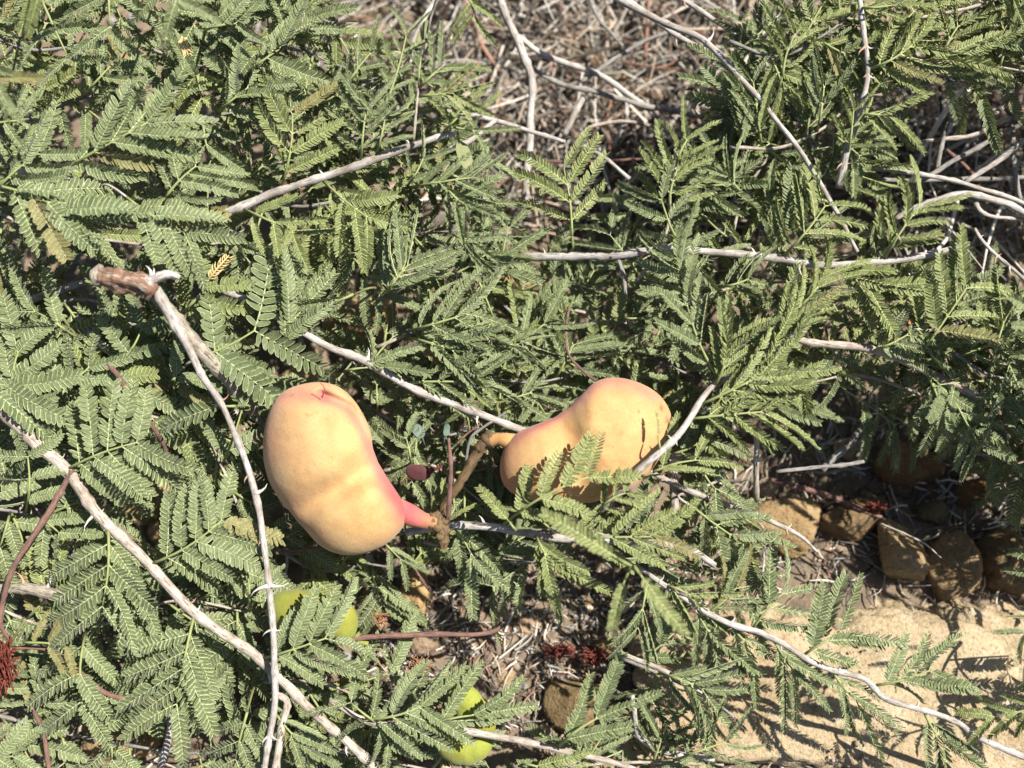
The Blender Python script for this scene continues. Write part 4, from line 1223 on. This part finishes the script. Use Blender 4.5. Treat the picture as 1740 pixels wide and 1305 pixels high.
# left pod
o1 = [(544.6, 648.7), (508, 654), (477, 667), (458.7, 695.6), (449.5, 729), (447, 766), (451, 797), (467, 836), (493, 868), (520, 900), (547, 930), (576, 942), (607, 943), (638, 934), (664.5, 919.6), (681, 899),
      (691, 889), (697, 880), (694, 867), (684, 852), (673, 836), (657, 812), (642, 787), (632, 761), (630.6, 737), (617.6, 706), (599, 677), (576, 656)]
SUT1 = [(470, 676), (510, 670), (547, 673), (585, 690), (612, 722), (628, 760), (648, 800), (672, 840), (690, 868)]
def c1(x, y, rho, sgn):
    c = lerp3(YEL, PEA, max(0, (620 - x) / 170) * .7 + max(0, rho - .72) * 1.6)
    d = seg_d(x, y, SUT1)
    lo = max(0, min(1, (y - 740) / 110))
    c = lerp3(c, PNK, math.exp(-(d / (13 + 10 * lo)) ** 2) * (.55 + .3 * lo))
    c = lerp3(c, RED, math.exp(-(d / (8 + 9 * lo)) ** 2) * (.75 * lo + .22) + .55 * math.exp(-(math.hypot(x - 550, y - 674) / 14) ** 2))
    return c
e = bpy.data.objects.new('seed_pod', None); col.objects.link(e)
org = W(720, 888, 30); e.location = org
tag(e, 'large plump peach yellow seed pod at left with a pink seam', 'seed pod')
m = pod_body(o1, (560, 800), 82, 30, c1, furrow=[(460, 900, 665, 775, 25, .42), (548, 670, 600, 692, 8, .42), (600, 692, 629, 752, 8, .30), (480, 674, 548, 670, 9, .18)])
link('body', shift(m, org).mesh('body', POD), e)
col_tube([(640, 848, 30, 14), (672, 864, 31, 19), (692, 873, 32, 19), (708, 880, 32, 16), (722, 885, 31, 14), (742, 889, 30, 13)], POD, 'neck', e, org, [PNK, (.47, .16, .13), RED, (0.45, 0.125, 0.11), (0.40, 0.15, 0.10), (0.30, 0.18, 0.08)], 20)
col_tube([(547, 675, 78, 1.6), (552, 664, 90, 1.2), (549, 655, 96, 1.0), (544, 651, 98, .8)], POD, 'style_thread', e, org, [RED, (0.3, .08, .06)], 6)
# right pod
o2 = [(1042, 641), (1016, 646), (1000.6, 657), (987.5, 672), (967, 693), (941.6, 711), (911, 723), (889, 729), (872, 740), (856, 762), (849, 790), (851, 816.5), (867, 838), (893.6, 847), (933, 852), (976.5, 854),
      (1020, 850), (1064, 834), (1096.7, 810), (1120.7, 777), (1138, 742), (1143.6, 714), (1136, 692), (1120.7, 670), (1096.7, 655), (1070.5, 645)]
SUT2 = [(1110, 672), (1075, 652), (1042, 646), (1012, 654), (985, 678), (942, 710), (905, 726), (876, 742)]
YE2, PE2 = (0.460, 0.292, 0.130), (0.440, 0.238, 0.132)
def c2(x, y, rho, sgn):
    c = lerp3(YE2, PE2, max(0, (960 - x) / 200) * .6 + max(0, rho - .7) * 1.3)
    d = seg_d(x, y, SUT2)
    k = math.exp(-((x - 930) / 60) ** 2)
    c = lerp3(c, PNK, math.exp(-(d / 13) ** 2) * .6)
    c = lerp3(c, RED, math.exp(-(d / 7) ** 2) * (.15 + .6 * k))
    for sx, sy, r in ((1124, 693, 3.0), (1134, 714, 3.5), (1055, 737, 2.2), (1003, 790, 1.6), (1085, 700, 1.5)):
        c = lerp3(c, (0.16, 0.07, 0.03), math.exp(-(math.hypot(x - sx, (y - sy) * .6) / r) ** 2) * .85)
    return c
e = bpy.data.objects.new('seed_pod', None); col.objects.link(e)
org = W(845, 745, 5); e.location = org
tag(e, 'peach orange seed pod at right with leaf shadows across it', 'seed pod')
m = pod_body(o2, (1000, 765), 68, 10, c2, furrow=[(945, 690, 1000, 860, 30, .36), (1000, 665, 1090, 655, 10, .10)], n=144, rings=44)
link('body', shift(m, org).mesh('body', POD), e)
col_tube([(872, 752, 8, 15), (858, 748, 8, 13), (846, 746, 6, 11), (832, 747, 4, 13)], POD, 'neck', e, org, [(0.5, 0.3, 0.12), (0.36, 0.22, 0.09), (0.26, 0.15, 0.06)], 14)

# woody peduncles
def peduncle(pts, label, knobs):
    sp = smooth_px(pts, 6)
    org = W(*sp[0][:3])
    e = bpy.data.objects.new('peduncle', None); col.objects.link(e); e.location = org
    tag(e, label, 'stalk')
    link('stalk', stem_mesh(sp, BARK_P, org, 14, .3, U(0, 9), 'stalk'), e)
    for x, y, z, r in knobs:
        m = MB()
        s = PX
        vs = rock_shape(ICO2, int(x + y), 5, .35)
        m.v = [W(x, y, z) - org + v * r * s for v in vs]
        m.f = ICO2[1]
        m.at = {'vlen': [v.z * .01 for v in vs], 'vang': [v.x for v in vs]}
        link('knob', m.mesh('knob', BARK_P), e)
peduncle([(836, 746, 2, 11), (822, 752, 2, 13), (812, 768, 0, 12), (796, 795, -6, 11), (778, 826, -14, 10), (760, 850, -24, 9), (750, 880, -30, 8)], 'brown ridged woody stalk bearing the right pod', [(834, 745, 4, 14), (826, 748, 6, 12), (820, 758, 4, 12)])
peduncle([(738, 872, 26, 11), (746, 884, 28, 15), (752, 900, 26, 15), (752, 918, 22, 13), (752, 930, 18, 8)], 'brown warty stub where the left pod joins its stalk', [(740, 878, 34, 9), (756, 884, 34, 9), (744, 895, 38, 9), (758, 903, 30, 8), (748, 912, 34, 8), (735, 888, 34, 10)])
branch([(762, 745, 66, 2.5), (766, 790, 62, 4.5), (765, 830, 54, 5), (762, 875, 40, 5.5), (758, 890, 30, 5)], 'dry brown upright flower stalk just right of the left pod', BARK_R, 'flower_stalk', 'stalk', leafy=False, rough=.35)
branch([(790, 795, -8, 3), (800, 745, 6, 3), (822, 725, 10, 3), (860, 700, 6, 2.5)], 'thin grey stalk crossing the white branch between the pods', BARK_G, 'flower_stalk', 'stalk', leafy=False)
branch([(775, 755, -6, 2.5), (795, 735, -4, 2.5), (835, 705, 2, 2)], 'thin reddish stalk crossing the white branch between the pods', BARK_R, 'flower_stalk', 'stalk', leafy=False)

# small purple pod
e = bpy.data.objects.new('young_pod', None); col.objects.link(e)
org = W(748, 797, 10); e.location = org
tag(e, 'small dull purple young pod between the two large pods', 'seed pod')
PU = (0.055, 0.018, 0.022)
m = pod_body([(688, 800), (692, 790), (706, 791), (722, 793), (736, 797), (738, 803), (728, 812), (712, 816), (697, 813)], (712, 803), 11, -8, lambda x, y, r, s: lerp3(PU, (0.09, .035, .035), r), n=40, rings=10)
link('body', shift(m, org).mesh('body', POD), e)
col_tube([(730, 800, 6, 5), (742, 796, 8, 3), (752, 792, 8, 2)], POD, 'neck', e, org, [PU, (.12, .02, .02)], 8)

# yellow-green unripe pods
LIM, LIM2 = (0.225, 0.245, 0.042), (0.15, 0.185, 0.045)
def cg(x, y, r, s):
    return lerp3(LIM, LIM2, .8 * noise.noise(Vector((x * .02, y * .02, 0))) + max(0, r - .75) * 1.5)
def green_pod(outline, c, T_, z, label, furrow, neck):
    e = bpy.data.objects.new('unripe_pod', None); col.objects.link(e)
    org = W(c[0], c[1], z); e.location = org
    tag(e, label, 'seed pod')
    link('body', shift(pod_body(outline, c, T_, z, cg, furrow=furrow), org).mesh('body', PODG), e)
    col_tube(neck, PODG, 'neck', e, org, [LIM2, (.2, .22, .05)], 10)
green_pod([(452, 1030), (462, 1012), (485, 1004), (520, 1004), (555, 1010), (585, 1020), (604, 1036), (609, 1056), (603, 1080), (590, 1092), (570, 1086), (545, 1080), (510, 1078), (475, 1068), (456, 1050)],
          (530, 1045), 34, -28, 'bright yellow green unripe pod under the thin stem and leaf tips', [(560, 1010, 575, 1085, 12, .1)], [(604, 1078, -28, 8), (612, 1090, -30, 5), (625, 1094, -34, 4)])
green_pod([(762, 1166), (776, 1156), (796, 1164), (818, 1184), (836, 1212), (842, 1240), (832, 1256), (812, 1254), (790, 1232), (770, 1200)], (803, 1208), 26, -16,
          'yellow green unripe pod partly behind leaves at bottom centre', [(790, 1215, 825, 1195, 10, .12)], [(838, 1250, -16, 7), (848, 1258, -18, 4), (860, 1258, -10, 3)])
green_pod([(738, 1258), (750, 1250), (775, 1252), (800, 1258), (826, 1252), (838, 1262), (832, 1280), (812, 1294), (785, 1300), (760, 1292), (744, 1276)], (787, 1274), 24, -6,
          'small rounded green pod below the tan stem at the bottom edge', [(800, 1255, 800, 1295, 8, .1)], [(832, 1262, -6, 6), (842, 1256, 4, 4), (850, 1254, 18, 3)])

# ------------------------------------------------------------------ dried flower tangles
def tangle(x, y, z, rx, ry, n, r, mat, label, name='dried_flower'):
    e = bpy.data.objects.new(name, None); col.objects.link(e)
    org = W(x, y, z); e.location = org
    tag(e, label, 'dried flower')
    m = MB()
    for i in range(n):
        a, b = U(0, 6.28), U(0, 6.28)
        k = U(.3, 1.0)
        p = [U(-.35, .35) * rx, U(-.35, .35) * ry, U(-10, 10)]
        d = [math.cos(a) * math.cos(b), math.sin(a) * math.cos(b), math.sin(b)]
        pts = []
        L = U(.3, .6)
        for s in range(6):
            pts.append(W(x + p[0], y + p[1], z + p[2]) - org)
            for q in range(3):
                p[q] += d[q] * L * (rx, ry, min(rx, ry))[q] / 3.2
                d[q] += U(-.55, .55)
            # keep inside the clump
            rr = math.sqrt((p[0] / rx) ** 2 + (p[1] / ry) ** 2 + (p[2] / min(rx, ry)) ** 2)
            if rr > 1:
                p = [v / rr for v in p]
        tube(m, pts, [r * PX * U(.7, 1.1)] * 5 + [r * PX * .4], 4, cap=False)
    link('filaments', m.mesh('filaments', mat), e)
tangle(4, 1130, 34, 32, 56, 330, 1.5, REDF, 'dark red tangle of dried flower threads at the left edge')
tangle(645, 1052, -20, 20, 18, 60, 1.0, BRNF, 'brown dried flower tangle beside the yellow green pod')
tangle(712, 1130, -60, 26, 22, 80, 1.0, BRNF, 'brown dried flower tangle behind the bottom leaf tips')
tangle(952, 1106, GZ(1106) + 30, 34, 18, 110, 1.1, REDF, 'reddish brown dried flower lying on the litter, left of two')
tangle(1008, 1116, GZ(1116) + 34, 30, 24, 120, 1.1, REDF, 'reddish brown dried flower lying on the litter, right of two')
tangle(1490, 862, GZ(862) + 60, 26, 16, 60, 1.1, REDF, 'reddish dried flower on the shaded stones at right')

# ------------------------------------------------------------------ small single leaves
def disc_leaf(x, y, z, rx, ry, rot, mat, label, name='round_leaf', tiltx=.5, cat='leaf'):
    m = MB()
    org = W(x, y, z)
    R = Matrix.Rotation(rot, 3, 'Z') @ Matrix.Rotation(tiltx, 3, 'X')
    n = 20
    for ring in (0, .5, 1):
        for i in range(n if ring else 1):
            a = 2 * math.pi * i / n
            rr = ring * (1 + .06 * math.cos(a * 2))
            v = R @ Vector((math.cos(a) * rx * rr, math.sin(a) * ry * rr, 3.0 * ring * ring + .5 * math.sin(a * 5) * ring))
            m.v.append((RIGHT * v.x + UP * v.y - FWD * v.z) * PX)
    for i in range(n):
        k = (i + 1) % n
        m.f.append((0, 1 + i, 1 + k))
        m.f.append((1 + i, 1 + n + i, 1 + n + k, 1 + k))
    e = bpy.data.objects.new(name, None); col.objects.link(e); e.location = org
    tag(e, label, cat)
    link('blade', m.mesh('blade', mat), e)
    s = MB()
    a = R @ Vector((-rx, 0, 0))
    A = (RIGHT * a.x + UP * a.y - FWD * a.z) * PX
    tube(s, [A, A * 1.3 - UP * 6 * PX + FWD * 8 * PX, A * 1.5 - UP * 14 * PX + FWD * 30 * PX], [1.2 * PX, 1.2 * PX, PX], 5)
    link('petiole', s.mesh('petiole', mat), e)
disc_leaf(710, 733, -20, 13, 11, 2.2, BLUE, 'small round bluish green leaf right of the left pod')
disc_leaf(757, 729, -20, 12, 9, 1.4, BLUE, 'small cupped bluish green leaf left of the right pod stalk', tiltx=.9)
disc_leaf(788, 265, -60, 26, 15, 1.9, OLIVE, 'single oval olive leaf under the whitish branch tip')
disc_leaf(715, 62, -90, 30, 9, 1.2, OLIVE, 'narrow olive brown leaf at the top middle')
disc_leaf(812, 158, -80, 15, 8, .3, OLIVE, 'small yellowing leaf right of the upper middle cluster')
disc_leaf(1555, 582 - 40, -70, 14, 7, .4, RUST, 'small rust brown dead leaf at right among green ones')

# golden dead pinna with spiky leaflets
def dead_pinna(x, y, z, ang, L, label, mat=GOLD):
    e = bpy.data.objects.new('dead_pinna', None); col.objects.link(e)
    org = W(x, y, z); e.location = org
    tag(e, label, 'dead leaf')
    m = MB()
    a = math.radians(ang)
    ax = (math.cos(a), math.sin(a))
    P = lambda t, s=0, h=0: W(x + ax[0] * L * t - ax[1] * s, y - ax[1] * L * t - ax[0] * s, z + h) - org
    tube(m, [P(0), P(.5, 1), P(1, 0, 4)], [2.2 * PX, 1.8 * PX, .8 * PX], 5)
    for i in range(9):
        t = .1 + .1 * i
        for s in (-1, 1):
            l = U(8, 15)
            tube(m, [P(t), P(t + .08, s * l * .5, U(-2, 5)), P(t + .2, s * l * .8, U(-4, 10))], [1.5 * PX, 1.6 * PX, .3 * PX], 4)
    link('leaflets', m.mesh('leaflets', mat), e)
dead_pinna(352, 478, 32, 50, 58, 'golden dead leaf tuft right of the rust brown stub')
dead_pinna(308, 62, 20, -70, 34, 'pale straw tuft among the top left leaves')
dead_pinna(284, 62, 16, -100, 24, 'smaller pinkish straw tuft at top left')
